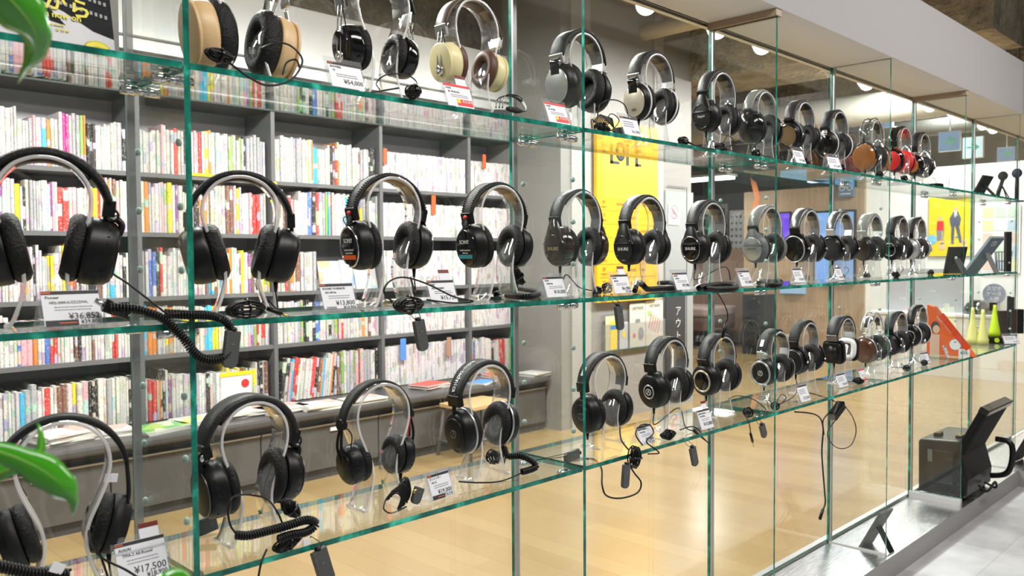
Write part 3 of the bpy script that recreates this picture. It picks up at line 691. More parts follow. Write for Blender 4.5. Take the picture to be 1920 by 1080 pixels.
for i, (dx, wd, hh, m, tx, lb) in enumerate(LF):
    q = thing('leaflet', lb, 'leaflet', (t.location.x+dx, YW-.026+.002*i, rz0+.004))
    MB().box((0, 0, hh/2), (wd, .004, hh)).build('sheet', m, q)
    if tx: mb = MB(); mb.text(tx, .036, Matrix.Translation((0, -.003, hh-.04)), sx=.8); mb.build('title', INK, q)
    if i == 0: MB().box((.03, -.003, .11), (.08, .002, .21)).build('yellow_panel', YLI, q); MB().box((.03, -.0045, .17), (.08, .002, .03)).build('blue_panel', BLUC, q)
    if i == 1: MB().lathe([(.022, 0), (.022, .002)], Matrix.Translation((0, -.003, .11)) @ rotm(rz=R(-90)), seg=16, rz=1.3).build('figure', YLI, q)
    if i == 2:
        mb = MB(); mb.lathe([(.035, 0), (.035, .002)], Matrix.Translation((.04, -.003, .10)) @ rotm(rz=R(-90)), seg=20, rz=1.4); mb.box((0, -.003, .20), (.06, .001, .03)); mb.build('black_drawing', INKG, q)
        MB().lathe([(.018, 0), (.018, .002)], Matrix.Translation((-.045, -.003, .09)) @ rotm(rz=R(-90)), seg=16).build('red_spot', RDI, q)
    if i == 3:
        mb = MB()
        for k in range(5): mb.box((-.06+.03*k, -.003, .19-.012*k), (.014, .001, .12), rotm(ry=R(20)))
        mb.build('red_stripes', pbr('salmon_print', (.85, .3, .25), .5), q)
        MB().box((-.07, -.003, .25), (.05, .001, .04)).build('green_patch', pbr('green_print', (.45, .6, .25), .5), q)
# dark banner with vertical writing beside the rack
a = onY(1248, 560, YW-.03); b = onY(1284, 640, YW-.03)
t = thing('upright_banner', 'narrow dark upright banner with white vertical writing on the grey door', 'banner', ((a.x+b.x)/2, YW-.03, H-1.15))
hb = 0.86
MB().box((0, 0, hb/2), (b.x-a.x, .012, hb)).build('panel', pbr('dark_banner', (.03, .03, .035), .5), t)
mb = MB()
for i, ch in enumerate('アウトレット'): mb.text(ch, .085, Matrix.Translation((.03, -.008, hb-.16-.10*i)))
mb.box((-.05, -.008, .35), (.03, .001, .3)); mb.build('lettering', LOGO, t)
# ------------------------------------------------------------------ far end of the shop
XB = 9.9
SLAT = pbr('wood_slat_wall', (.42, .29, .17), .5, noise=.45, nscale=6, stretch=(1, 14, .5))
SLAT2 = pbr('brown_veneer', (.26, .15, .10), .5, noise=.3, nscale=5, stretch=(1, 10, .6))
struct(MB().box((XB+.1, 4.75, H-.2), (.2, 1.56, 2.05)).build('wall_right', SLAT))
struct(MB().box((XB+.15, 2.1, H-.13), (.2, 3.74, 2.2)).build('wall_white', WHITEW))
struct(MB().box((XB+2.4, 6.6, H+.4), (.2, 4.4, 3.4)).build('wall_far', pbr('dark_far_wall', (.09, .085, .08), .6, noise=.5, nscale=3)))
struct(MB().box((XB+4.5, 3.5, H+.4), (.2, 12, 3.4)).build('wall_end', pbr('dark_end_wall', (.06, .055, .05), .7, noise=.4, nscale=2)))
struct(MB().box((4, 8.4, H+.4), (20, .2, 3.4)).build('wall_rear', pbr('brown_rear_wall', (.2, .17, .14), .6)))
struct(MB().box((XB-.02, 2.2, ZFL+.05), (.05, 3.5, .10)).build('baseboard_right', pbr('tan_baseboard', (.7, .5, .3), .5)))
# beams and ducts under the shop ceiling
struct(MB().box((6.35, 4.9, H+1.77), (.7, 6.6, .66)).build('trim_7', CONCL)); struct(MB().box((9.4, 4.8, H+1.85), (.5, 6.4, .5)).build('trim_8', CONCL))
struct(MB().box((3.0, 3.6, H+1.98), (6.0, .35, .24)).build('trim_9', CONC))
for i, (x, z, r, c) in enumerate([(5.35, 1.72, .06, 'pale ceiling pipe before the rough concrete beam'), (7.6, 1.30, .14, 'silver wrapped ceiling duct over the middle of the shop'), (8.6, 1.22, .08, 'thin dark ceiling pipe near the slatted wall')]):
    t = thing('ceiling_duct', c, 'duct', (x, 3.6, H+z))
    pts = [(0, -1.9+.05*k, 0) for k in range(77)]
    MB().tube(pts, [r*(1+.025*(k % 2)) for k in range(77)], 14).build('pipe', pbr('duct_%d' % i, [(.4, .36, .26), (.5, .48, .42), (.06, .06, .055)][i], .4, .5 if i == 1 else 0), t)
    for yy in (-1.2, .6): MB().box((0, yy, (r+2.1-z)/2), (.012, .02, 2.1-z-r)).build('hanger', STL, t)
for i, (yy, x0, x1) in enumerate([(2.35, 1.0, 9.6)]):
    t = thing('lighting_track', 'long dark ceiling track carrying the row of white spotlights', 'track', ((x0+x1)/2, 2.15, H+1.17))
    MB().box((0, 0, 0), (x1-x0, .035, .03)).build('rail', GRYP, t)
    for k in range(5): MB().tube([(-3.6+1.8*k, 0, .01), (-3.6+1.8*k, 0, .93)], .005, 6).build('hanger_rod', STL, t)
BULB = emis('lamp_lens', (1, .97, .9), 14)
sp = [(1215, 8), (1350, 55), (1436, 85), (1622, 157), (1675, 176), (1733, 200), (1785, 217), (1833, 235), (1855, 242)]
where = ['leftmost of the spotlights on the track', 'second spotlight along, above the beige fin cap', 'third spotlight along, right of the beige fin cap', 'spotlight just left of the uncapped fin', 'spotlight just right of the uncapped fin',
         'spotlight under the far beige cap', 'spotlight right of the far beige cap', 'spotlight one before the track end', 'last spotlight at the far end of the track']
for i, (x, y) in enumerate(sp):
    p = onZ(x, y, H+1.09)
    t = thing('track_spotlight', 'small white '+where[i], 'spotlight', (p.x, 2.16, H+1.09), 0, group='spotlights on the ceiling track')
    dv = Vector((-.62, -.55, -.42)).normalized(); Mx = dv.to_track_quat('X', 'Z').to_matrix().to_4x4()
    MB().lathe([(.028, -.08), (.042, -.065), (.047, 0), (.045, .002)], Mx, seg=20).build('lamp_head', WHT, t)
    MB().lathe([(0, .003), (.044, .0032), (.044, .005), (0, .0052)], Mx, seg=20).build('lens', BULB, t)
    MB().tube([(.02, .01, .0), (.03, .0, .08)], .007, 8).build('arm', WHT, t)
for (x, y) in [(1.0, 2.1), (2.1, 2.1), (3.3, 2.1), (4.6, 2.1)]:
    l = bpy.data.lights.new('spot_beam', 'SPOT'); l.energy = 34; l.spot_size = R(95); l.spot_blend = .6; l.shadow_soft_size = .04; l.color = (1, .96, .88)
    o = bpy.data.objects.new('spot_beam', l); COL.objects.link(o); o.location = (x, y, H+1.02); o.rotation_euler = (R(-38), 0, R(15))
# ceiling lights: an unseen row added for light, then two strip fixtures
FIX = pbr('white_fixture_housing', (.7, .7, .68), .4)
wl = ['above the left book bays', 'above the middle book bays', 'above the grey pillar', 'behind the second spotlight', 'near the white end wall', 'far left above the counter']
for i, (x, y) in enumerate(SHELF_LIGHTS):
    t = thing('ceiling_light', 'long white ceiling light added out of view, '+wl[i], 'ceiling light', (x, y, H+1.43), group='ceiling lights added out of view')
    MB().box((0, -.012, .04), (1.26, .36, .06), rotm(rx=R(9))).build('housing', FIX, t)
    for sx in (-.5, .5): MB().tube([(sx, 0, .05), (sx, 0, .67)], .006, 6).build('rod', STL, t)
t = thing('ceiling_light', 'bright long strip light low in the gap between the pillar and slatted wall', 'ceiling light', (9.2, 5.95, H+.97)); MB().box((0, 0, .02), (.25, 1.3, .03)).build('housing', FIX, t); MB().box((0, 0, -.01), (.22, 1.25, .03)).build('diffuser', emis('tube_white', (1, 1, .97), 7), t)
MB().tube([(0, 0, .03), (0, 0, 1.13)], .008, 6).build('rod', STL, t)
t = thing('ceiling_light', 'bluish strip light hanging before the slatted wall', 'ceiling light', (9.3, 4.0, H+.86)); MB().box((0, 0, .02), (.14, .75, .03)).build('housing', FIX, t); MB().box((0, 0, -.01), (.12, .72, .03)).build('diffuser', emis('tube_blue', (.45, .65, 1), 3), t)
MB().tube([(0, 0, .03), (0, 0, 1.24)], .008, 6).build('rod', STL, t)
# exit signs; the bluish pair beside the bright one stand in for its reflections
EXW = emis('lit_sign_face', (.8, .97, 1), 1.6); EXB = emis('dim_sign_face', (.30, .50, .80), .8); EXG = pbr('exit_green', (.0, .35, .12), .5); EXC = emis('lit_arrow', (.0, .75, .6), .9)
for i, (x0, y0, x1, y1, f, a, lb) in enumerate([(1805, 256, 1843, 297, EXW, EXC, 'brightly lit white exit sign with a green arrow'), (1760, 246, 1800, 284, EXB, EXG, 'bluish reflection of the exit sign, added as a solid sign left of the bright one'), (1870, 275, 1903, 303, EXB, EXG, 'bluish reflection of the exit sign, added as a solid sign right of the bright one'), (1656, 207, 1673, 240, EXB, EXG, 'narrow bluish exit sign near the uncapped fin')]):
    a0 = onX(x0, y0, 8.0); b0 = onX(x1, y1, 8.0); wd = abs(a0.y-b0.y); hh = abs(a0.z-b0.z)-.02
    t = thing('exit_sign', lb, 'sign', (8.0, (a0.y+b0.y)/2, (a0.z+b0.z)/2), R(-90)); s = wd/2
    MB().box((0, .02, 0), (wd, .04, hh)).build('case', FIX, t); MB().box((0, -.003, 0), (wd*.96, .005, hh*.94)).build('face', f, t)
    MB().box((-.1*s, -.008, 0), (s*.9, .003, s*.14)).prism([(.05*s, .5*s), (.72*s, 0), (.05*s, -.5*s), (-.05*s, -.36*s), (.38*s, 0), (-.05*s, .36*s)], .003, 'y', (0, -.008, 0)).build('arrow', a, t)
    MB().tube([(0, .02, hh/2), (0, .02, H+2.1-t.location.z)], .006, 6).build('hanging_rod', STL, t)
# screens on the slatted wall
def wallthing(x0, y0, x1, y1, X, name, label, cat, mat, dep=.04, part='panel'):
    a = onX(x0, y0, X); b = onX(x1, y1, X); t = thing(name, label, cat, (X, (a.y+b.y)/2, (a.z+b.z)/2), R(-90))
    MB().box((0, dep/2, 0), (abs(a.y-b.y), dep, abs(a.z-b.z))).build(part, mat, t); return t, abs(a.y-b.y), abs(a.z-b.z)
t, wd, hh = wallthing(1526, 396, 1603, 530, XB-.06, 'wall_screen', 'large pale blue screen on the wood slatted wall', 'screen', BLKG, part='bezel'); MB().box((0, -.004, 0), (wd-.04, .006, hh-.05)).build('display', emis('blue_display', (.28, .50, .95), 1.1), t)
t, wd, hh = wallthing(1449, 398, 1482, 470, XB-.06, 'wall_screen', 'narrow violet screen left of the pale blue one', 'screen', BLKG, part='bezel'); MB().box((0, -.004, 0), (wd-.03, .006, hh-.04)).build('display', emis('violet_display', (.20, .08, .85), 1.2), t)
t, wd, hh = wallthing(1462, 528, 1508, 551, XB-.06, 'notice_strip', 'small bright notice strip low on the slatted wall', 'notice', emis('pale_notice', (.5, .75, .95), .8))
t, wd, hh = wallthing(1572, 340, 1600, 368, XB-.06, 'bicycle_sign', 'small square blue-grey sign with white rings on the slatted wall', 'sign', pbr('blue_grey_sign', (.12, .2, .3), .5)); mb = MB()
for dx in (-.045, .045): mb.torus(Matrix.Translation((dx, -.004, .01)) @ rotm(rz=R(-90)), .03, .005, seg=20, ns=6, rh=.002)
mb.box((0, -.004, -.06), (.12, .002, .012)); mb.build('emblem', LOGO, t)
t, wd, hh = wallthing(1368, 395, 1402, 480, XB+1.2, 'price_board', 'pale board of small printed notices beyond the pillar', 'notice board', WHT); MB().tube([(0, .05, -hh/2), (0, .05, ZFL-t.location.z)], .03, 8).build('post', GRYP, t); mb = MB()
for i in range(6):
    for j in range(4): mb.box((-wd*.36+j*wd*.24, -.004, hh*.36-i*hh*.14), (wd*.10, .002, hh*.05))
mb.build('notices', GRYP, t)
t, wd, hh = wallthing(1304, 385, 1362, 470, XB+1.3, 'display_shelving', 'pale shelving with boxes beyond the grey pillar', 'shelving', pbr('pale_shelving', (.5, .5, .48), .5)); zl = t.location.z-hh/2-ZFL; MB().box((0, .02, -hh/2-zl/2), (wd, .3, zl)).build('base_unit', GRYP, t); mb = MB(); cc = []
for i in range(4):
    for j in range(5): mb.box((-wd*.4+j*wd*.2, -.05, hh*.34-i*hh*.22), (wd*.12, .1, hh*.13), mat=(i*5+j*3) % 4)
mb.build('stock', [BLKM, pbr('stock_brown', (.4, .25, .12), .6), CARDW, pbr('stock_teal', (.2, .35, .35), .6)], t)
t, wd, hh = wallthing(1405, 340, 1422, 405, XB-.4, 'hanging_pennant', 'wavy orange pennant hanging above the lounge', 'pennant', pbr('orange_pennant_backing', (.02, .02, .02), .6)); 
for ch in list(t.children): bpy.data.objects.remove(ch)
MB().prism([(-.05*1, -.22), (.02, -.2), (.09, 0), (.03, .2), (-.05, .26), (-.01, .1), (.02, 0), (-.02, -.1)], .01, 'y').build('cloth', pbr('orange_cloth', (.75, .22, .05), .6), t)
MB().tube([(-.03, 0, .24), (-.03, 0, H+2.1-t.location.z)], .003, 5).build('string', STL, t)
struct(MB().box((XB+.6, 6.6, H-.55), (.2, 2.5, 1.3)).build('wall_low_partition', SLAT2))
# lounge sofa
t = thing('lounge_sofa', 'low brown leather sofa with curved front and dark legs in the lounge', 'sofa', (9.7, 6.65, ZFL), R(-90))
LB = pbr('brown_leather', (.15, .085, .07), .45); LBT = pbr('paler_leather_top', (.36, .27, .25), .45)  # seat top is a paler leather colour than the base
MB().rbox((0, .1, .34), (1.75, .75, .2), .09, axis='z').build('base', LB, t, bevel=.03); MB().rbox((0, .08, .49), (1.8, .8, .12), .1, axis='z').build('seat', LBT, t, bevel=.03)
for sx in (-.75, .75):
    for sy in (-.18, .38): MB().tube([(sx, sy, 0), (sx, sy, .25)], .035, 10).build('leg', BLK, t)
t = thing('speaker_tower', 'tall black box standing on the floor right of the brown sofa', 'speaker', (9.4, 5.12, ZFL), R(-90)); MB().box((0, .15, .37), (.30, .3, .74)).build('cabinet', BLKM, t, bevel=.01)
for z in (.2, .42, .6): MB().lathe([(.10, 0), (.09, .006), (.02, -.01), (0, -.005)], Matrix.Translation((0, -.002, z)) @ rotm(rz=R(-90)), seg=20).build('driver', BLKG, t)
# poster with two people, notices, letters
t, wd, hh = wallthing(1742, 370, 1822, 480, XB+.02, 'wall_poster', 'yellow poster of two standing people and two guitars on the white wall', 'poster', pbr('poster_yellow', (.93, .72, .02), .4), dep=.01)
k = hh
SKN = pbr('printed_skin', (.75, .5, .38), .6); NAV = pbr('printed_navy', (.10, .11, .17), .6); HRD = pbr('printed_hair', (.06, .04, .03), .6)
MB().prism([(-.01*k, .0), (.13*k, .0), (.15*k, .12*k), (.10*k, .24*k), (.03*k, .24*k), (-.03*k, .12*k)], .002, 'y', (.02*k, -.002, 0)).prism([(0, 0), (.05*k, 0), (.04*k, -.3*k), (.0, -.3*k)], .002, 'y', (.02*k, -.002, 0)).prism([(0, 0), (.06*k, 0), (.11*k, -.28*k), (.07*k, -.28*k)], .002, 'y', (.08*k, -.002, 0)).build('tall_figure_suit', NAV, t)
MB().prism([(-.06*k, 0), (.06*k, 0), (.05*k, .16*k), (-.05*k, .16*k)], .002, 'y', (-.15*k, -.002, -.07*k)).build('seated_figure_top', RDI, t)
MB().prism([(-.05*k, -.17*k), (.05*k, -.17*k), (.06*k, 0), (-.06*k, 0)], .002, 'y', (-.15*k, -.002, -.07*k)).build('seated_figure_trousers', INKG, t)
MB().lathe([(.032*k, 0), (.032*k, .002)], Matrix.Translation((.085*k, -.001, .28*k)) @ rotm(rz=R(-90)), seg=16, rz=1.25).lathe([(.03*k, 0), (.03*k, .002)], Matrix.Translation((-.15*k, -.001, .13*k)) @ rotm(rz=R(-90)), seg=16, rz=1.2).build('faces', SKN, t)
MB().box((.085*k, -.0035, .24*k-.04*k), (.04*k, .001, .10*k)).build('white_shirt', WHT, t)
mb = MB()
for dx in (-.12, .22):
    M2 = Matrix.Translation((dx*k, -.002, -.34*k)) @ rotm(rz=R(-90)); mb.lathe([(.055*k, 0), (.055*k, .002)], M2, seg=16, rz=1.1); mb.lathe([(.04*k, 0), (.04*k, .002)], Matrix.Translation((dx*k, -.002, -.26*k)) @ rotm(rz=R(-90)), seg=16); mb.box((dx*k, -.003, -.16*k), (.015*k, .002, .16*k))
mb.build('guitars', pbr('printed_guitar', (.85, .6, .3), .5), t)
MB().lathe([(.08*k, 0), (.08*k, .002)], Matrix.Translation((-.28*k, -.002, -.22*k)) @ rotm(rz=R(-90)), seg=24).build('blue_roundel', pbr('roundel_blue', (.25, .6, .85), .5), t)
MB().lathe([(.035*k, 0), (.035*k, .002)], Matrix.Translation((.33*k, -.002, -.42*k)) @ rotm(rz=R(-90)), seg=24).build('white_roundel', WHT, t)
a, b = onX(1765, 517, XB+.02), onX(1797, 535, XB+.02)
t, wd, hh = wallthing(1765, 517, 1798, 537, XB+.02, 'shop_sign', 'small red sign with white characters below the yellow poster', 'sign', RDI, dep=.02); mb = MB(); mb.text('バラ', hh*1.0, Matrix.Translation((0, -.004, 0)), ext=.001); mb.build('lettering', WHT, t)
t, wd, hh = wallthing(1841, 384, 1912, 512, XB+.02, 'flyer_board', 'white wall board covered with small colourful flyers at the right edge', 'notice board', WHT, dep=.012); rr = random.Random(5)
mb = MB()
for i in range(5):
    for j in range(3): mb.box((-wd*.33+j*wd*.32, -.002, hh*.38-i*hh*.19), (wd*.27, .002, hh*.15), mat=rr.randrange(5))
mb.build('flyers', [CARDW, pbr('flyer_peach', (.85, .6, .5), .5), pbr('flyer_mint', (.6, .75, .6), .5), pbr('flyer_sky', (.5, .65, .8), .5), pbr('flyer_yellow', (.9, .8, .4), .5)], t)
t, wd, hh = wallthing(1845, 533, 1884, 570, XB-.1, 'round_notice', 'dark blue round notice with white writing on the far wall', 'sign', WHT, dep=.01)
for ch in list(t.children): bpy.data.objects.remove(ch)
MB().lathe([(.11, 0), (.11, .01)], rotm(rz=R(-90)), seg=28).build('disc', pbr('navy_disc', (.06, .09, .17), .5), t); mb = MB()
for i, tx in enumerate(['スマホ', 'ケース', '入荷']): mb.text(tx, .05, Matrix.Translation((0, -.013, .055-.055*i)))
mb.build('lettering', LOGO, t); MB().box((0, .06, 0), (.03, .11, .03)).build('bracket', STL, t)
# low white counter at the far right, with grey card boxes
t = thing('white_counter', 'low white sales counter before the white end wall', 'counter', (9.2, 2.75, ZFL), R(-90)); MB().box((0, 0, .30), (1.5, .5, .6)).build('body', pbr('counter_white', (.8, .78, .72), .5), t); MB().box((0, 0, .615), (1.54, .54, .03)).build('top', WHT, t, bevel=.004)
t = thing('display_easel', 'grey upright display panel on the white counter behind the orange package', 'display', (9.15, 3.05, ZFL+.631), R(-90)); MB().box((0, 0, .22), (.75, .03, .44)).build('panel', pbr('grey_display', (.42, .43, .44), .5), t)
t = thing('black_dome_lamp', 'black half-round dome on the white counter', 'lamp', (9.1, 2.52, ZFL+.631), R(-90)); MB().lathe([(.14, 0), (.135, .05), (.11, .10), (.06, .135), (0, .14)], rotm(ry=R(-90)), seg=24).build('dome', BLKG, t)
# ------------------------------------------------------------------ headphone stands and headphones
YH = 1.365
def stand_mesh(h=.252, seed=0):
    rs = random.Random(seed); s = h/.252
    half = [(.054, .002), (.046, .004), (.038, .022), (.030, .050), (.0275, .072), (.032, .098), (.046, .130), (.058, .160), (.0625, .188), (.057, .215), (.040, .238), (.018, .2495), (0, .252)]
    pts = [(-x, z*s) for x, z in half] + [(x, z*s) for x, z in half[-2::-1]]
    path = [(p.x, p.z) for p in spline([(x, 0, z) for x, z in pts], 5)]
    mb = MB(); mb.sweep(path, lambda t: .062-.010*math.sin(PI*t), .0055, 0, edge=1, chamf=.12)
    return mb
def headphones(X, row, lab, sp, standlab):
    """one pair of headphones resting on an acrylic stand; sp holds its look"""
    zs = ZS[row]; g = lambda k, d=None: sp.get(k, d)
    rz = R(g('rz', 0)); Y = g('Y', YH)
    h = g('h', .266)               # top of the band over the shelf
    st = thing('headphone_stand', standlab, 'headphone stand', (X, Y, zs), rz, 'clear acrylic headphone stands')
    stand_mesh(h-g('bth', .012)-g('pth', .0)).build('acrylic_loop', [ACRYL, ACRYL_EDGE], st)
    rt = thing('headphones', lab, 'headphones', (X, Y, zs), rz, g('group', None))
    shell, face, pad, band, inner = g('shell', BLK), g('face', BLK), g('pad', PADM), g('band', LEA), g('inner', LEA)
    Rc = g('R', .044); ry, rzz = g('ry', .92), g('rzz', 1.08); dep = g('dep', .028); cz = g('cz', .122); pc = g('pad_t', .018)
    bw, bt = g('bw', .034), g('bth', .012); Rx = g('Rx', .083); zc = h-Rx-.006+0.0; am = R(g('am', 82))
    # headband
    def arc(rx, top, a0, a1, n=28):
        zc_ = zc; rz_ = top-zc_
        return [(rx*math.sin(a0+(a1-a0)*i/n), zc_+rz_*math.cos(a0+(a1-a0)*i/n)) for i in range(n+1)]
    if g('twin', False):
        for i, yy in enumerate((-.013, .013)):
            mb = MB(); mb.T = Matrix.Translation((0, yy, 0)); mb.sweep(arc(Rx, h, -am, am), .005, .0035); mb.build('band_wire', g('wirem', BLKG), rt)
        mb = MB()
        for sg in (-1, 1): mb.sweep(arc(Rx-.010, h-.020, sg*R(12), sg*R(62), 10), lambda t: .034*(.5+.5*math.sin(PI*min(1, t+.25))), .004)
        mb.build('wing_pad', inner, rt)
    else:
        MB().sweep(arc(Rx, h-bt/2, -am, am), lambda t: bw*1.22*(1-.14*abs(2*t-1)**2), lambda t: bt*(1-.35*abs(2*t-1)**3) if g('taper', True) else bt, chamf=.3).build('headband', band, rt)
        if g('padded', True):
            MB().sweep(arc(Rx-bt*.62, h-bt-.002, -am*.62, am*.62, 20), bw*1.05, .006, chamf=.4).build('headband_pad', inner, rt)
        if g('stitch', False):
            mb = MB()
            for i in range(46):
                a = -am+2*am*i/45
                for sy in (-1, 1): mb.box(((Rx+bt*.5-.0004)*math.sin(a), sy*bw*.44, zc+(h-.0004-zc)*math.cos(a)), (.0022, .0035, .0022))
            mb.build('headband_stitching', BLKG, rt)
        if g('bandtext', None):
            m = g('bandtextm', LOGO); mb = MB(); s = g('bandtext'); n = len(s)
            for i, ch in enumerate(s):
                a = -R(14)-(i+.5)*R(g('btspan', 52))/n; cx = (Rx+bt*.5+.0004)*math.sin(a); czz = zc+(h+.0006-zc)*math.cos(a)
                # letters run along the arch, read from outside
                mb.text(ch, g('bts', .017), Matrix.Translation((cx, 0, czz)) @ Matrix.Rotation(a, 4, 'Y') @ rotm(rx=R(-90)) @ rotm(ry=PI), ext=.0003)
            mb.build('band_lettering', m, rt)
        if g('bandplate', None):
            a = -R(60); MB().box(((Rx+bt*.5)*math.sin(a), 0, zc+(h+.0012-zc)*math.cos(a)), (.024, .011, .002), Matrix.Rotation(a, 4, 'Y')).build('band_plate', g('bandplate'), rt)
    ex, ez = Rx*math.sin(am), zc+(h-bt/2-zc)*math.cos(am)
    sl = g('slider', CHR); yk = g('yoke', 'arm'); ykm = g('ykm', shell)
    tilt = R(g('tilt', 7)); xc = g('xc', .062)-.004
    for sg in (-1, 1):
        ax = Vector((sg*math.cos(tilt), 0, -math.sin(tilt))); up = Vector((sg*math.sin(tilt)*1.0, 0, math.cos(tilt))); 
        yv = Vector((0, 1, 0)); C = Vector((sg*xc, 0, cz))
        sw = R(g('swivel', 0))*sg
        Mc = Matrix(((ax.x, 0, up.x, C.x), (ax.y, 1, up.y, C.y), (ax.z, 0, up.z, C.z), (0, 0, 0, 1))) @ Matrix.Rotation(sw, 4, 'Z')
        o_in = -.004
        # shell
        prof = g('prof', None) or [(Rc*.98, o_in), (Rc, .003), (Rc*.98, dep*.5), (Rc*.92, dep*.82), (Rc*.80, dep), (0, dep+.001)]
        if g('sq', False):
            mb = MB()
            for (r0, x0, x1) in ((1.0, o_in, dep*.5), (.86, dep*.5, dep)):
                pp = []
                rr = Rc*.45*r0
                for (qx, qy, a0) in ((1, 1, 0), (-1, 1, 90), (-1, -1, 180), (1, -1, 270)):
                    for i in range(6):
                        t = R(a0+90*i/5); pp.append((qx*(Rc*ry*r0-rr)+rr*math.cos(t), qy*(Rc*rzz*r0-rr)+rr*math.sin(t)))
                mb.prism(pp, x1-x0, 'x', ((x0+x1)/2, 0, 0), mat=0)
            mb.T = None; mb.v = [tuple(Mc @ Vector(v)) for v in mb.v]
            cup = mb.build('ear_cup', shell, rt, bevel=.002)
        else:
            cup = MB().lathe(prof, Mc, ry, rzz, 32).build('ear_cup', shell, rt)
        # face
        fr = g('fr', .7)*Rc; fz = g('fz', 0.); fth = .0018
        if g('facer', True):
            Mf = Mc @ Matrix.Translation((dep+.0008, 0, fz))
            if g('sq', False): 
                MB().lathe([(fr, -.001), (fr, fth), (0, fth+.0003)], Mf, ry, rzz, 28).build('face_plate', face, cup)
            else: MB().lathe(g('fprof', None) or [(fr, -.004), (fr, fth*.6), (fr*.95, fth), (0, fth+.001)], Mf, ry, rzz, 32).build('face_plate', face, cup)
            if g('ring', None): MB().torus(Mf @ Matrix.Translation((fth*.7, 0, 0)), fr*g('rr', 1.0), g('rw', .0016), ry, rzz, 36, 8).build('trim_ring', g('ring'), cup)
            for (tx, tz, ts, tm) in g('text', []):
                mb = MB(); mb.text(tx, ts, Mf @ Matrix.Translation((fth+.0016, 0, tz)) @ rotm(rz=R(90 if sg > 0 else 90)), ext=.0003)
                if sg < 0:
                    mb = MB(); mb.text(tx, ts, Mf @ Matrix.Translation((fth+.0016, 0, tz)) @ Matrix.Scale(-1, 4, (0, 1, 0)) @ rotm(rz=R(90)), ext=.0003)
                mb.build('cup_lettering', tm, cup)
            if g('strip', None):
                q = MB().box((0, 0, 0), (.0012, fr*1.25, .0085)).build('model_strip', g('strip'), cup); q.matrix_local = Mf @ Matrix.Translation((fth+.001, 0, -.020))
            if g('emblem', None):
                mb = MB(); mb.torus(Mf @ Matrix.Translation((fth+.0015, 0, 0)), .0085, .0009, seg=22, ns=6)
                mb.T = Mf @ Matrix.Translation((fth+.0015, 0, 0)); mb.box((0, -.0022, 0), (.001, .0013, .012), rotm(rx=R(-18))); mb.box((0, .0022, 0), (.001, .0013, .012), rotm(rx=R(18))); mb.build('emblem', g('emblem'), cup)
        if g('outer_ring', None): MB().torus(Mc @ Matrix.Translation((g('orx', .004), 0, 0)), Rc*1.0, .0026, ry, rzz, 40, 8, rh=.003).build('rim_ring', g('outer_ring'), cup)
        # cushion with a hollow, cloth in it
        padr = Rc*g('padk', 1.0); Mp = Mc @ Matrix.Translation((o_in-pc/2, 0, 0)); rr = padr*.30
        if g('sq', False):
            pts = []
            for i in range(36):
                a = 2*PI*i/36; cs, sn = math.cos(a), math.sin(a); q = 2/3.2
                pts.append(Mp @ Vector((0, (padr-rr)*ry*math.copysign(abs(cs)**q, cs), (padr-rr)*rzz*math.copysign(abs(sn)**q, sn))))
            MB().tube(pts, rr*.8, 8, closed=True).build('ear_cushion', pad, cup)
        else:
            MB().torus(Mp, padr-rr*.95, rr, ry, rzz, 36, 10, rh=pc*.62).build('ear_cushion', pad, cup)
        MB().lathe([(padr*.75, 0), (padr*.7, -.002), (0, -.001)], Mc @ Matrix.Translation((o_in, 0, 0)), ry, rzz, 24).build('driver_cloth', CLOTH, cup)
        if g('vents', False):
            mb = MB()
            for i in range(24):
                a = 2*PI*i/24; mb.box(Mc @ Vector((dep*.62, Rc*.93*math.cos(a)*ry, Rc*.93*math.sin(a)*rzz)), (.004, .003, .003))
            mb.build('rim_notches', BLKG, cup)
        # slider and yoke
        E = Vector((sg*ex, 0, ez)); topc = Mc @ Vector((dep*.5, 0, Rc*rzz))
        if g('sleeve', True):
            dn = (topc-E).normalized(); ms = Matrix.Rotation(math.atan2(dn.x, dn.z), 4, 'Y')
            MB().box(E+dn*.006, (bt*1.15, bw*.98, .026), ms).build('band_end', g('sleevem', BLK), rt, bevel=.002)
            if g('dot', None): MB().lathe([(.0045, 0), (.0045, .002), (0, .0025)], Matrix.Translation(E+dn*.004+Vector((sg*bt*.55, 0, 0))) @ (Matrix.Identity(4) if sg > 0 else rotm(rz=PI)), ry=1.6, seg=14).build('side_marker', g('dot'), rt)
        if yk == 'arm':       # flat arm running down over the outside of the cup
            P1 = E+Vector((0, 0, -.004)); P2 = Mc @ Vector((dep*.92, 0, Rc*g('al', .45)))
            n = 10; path = [(p.x, p.z) for p in spline([(P1.x, 0, P1.z), ((P1.x*.45+P2.x*.55)+sg*.003, 0, (P1.z+P2.z)/2), (P2.x, 0, P2.z)], 6)]
            MB().sweep(path, lambda t: g('aw', .017)+(g('aw2', .028)-g('aw', .017))*t, .006, chamf=.3).build('yoke', ykm, rt)
        elif yk == 'tear':    # broad tapered arm merging into a teardrop cup
            P1 = E+Vector((0, 0, .002))
            path = [(p.x, p.z) for p in spline([(P1.x, 0, P1.z), tuple(Mc @ Vector((dep*.8, 0, Rc*1.05))), tuple(Mc @ Vector((dep*.98, 0, Rc*.2)))], 7)]
            MB().sweep(path, lambda t: .022+.046*t**1.5*(Rc/.044), .009, chamf=.35).build('yoke', ykm, rt)
        elif yk == 'fork':
            Rf = Rc*1.06; pts = [Mc @ Vector((dep*.45, Rf*math.cos(a)*ry, Rf*math.sin(a)*rzz)) for a in [R(-12+204*i/18) for i in range(19)]]
            MB().tube(pts, g('fw', .0032), 8).build('yoke', ykm, rt)
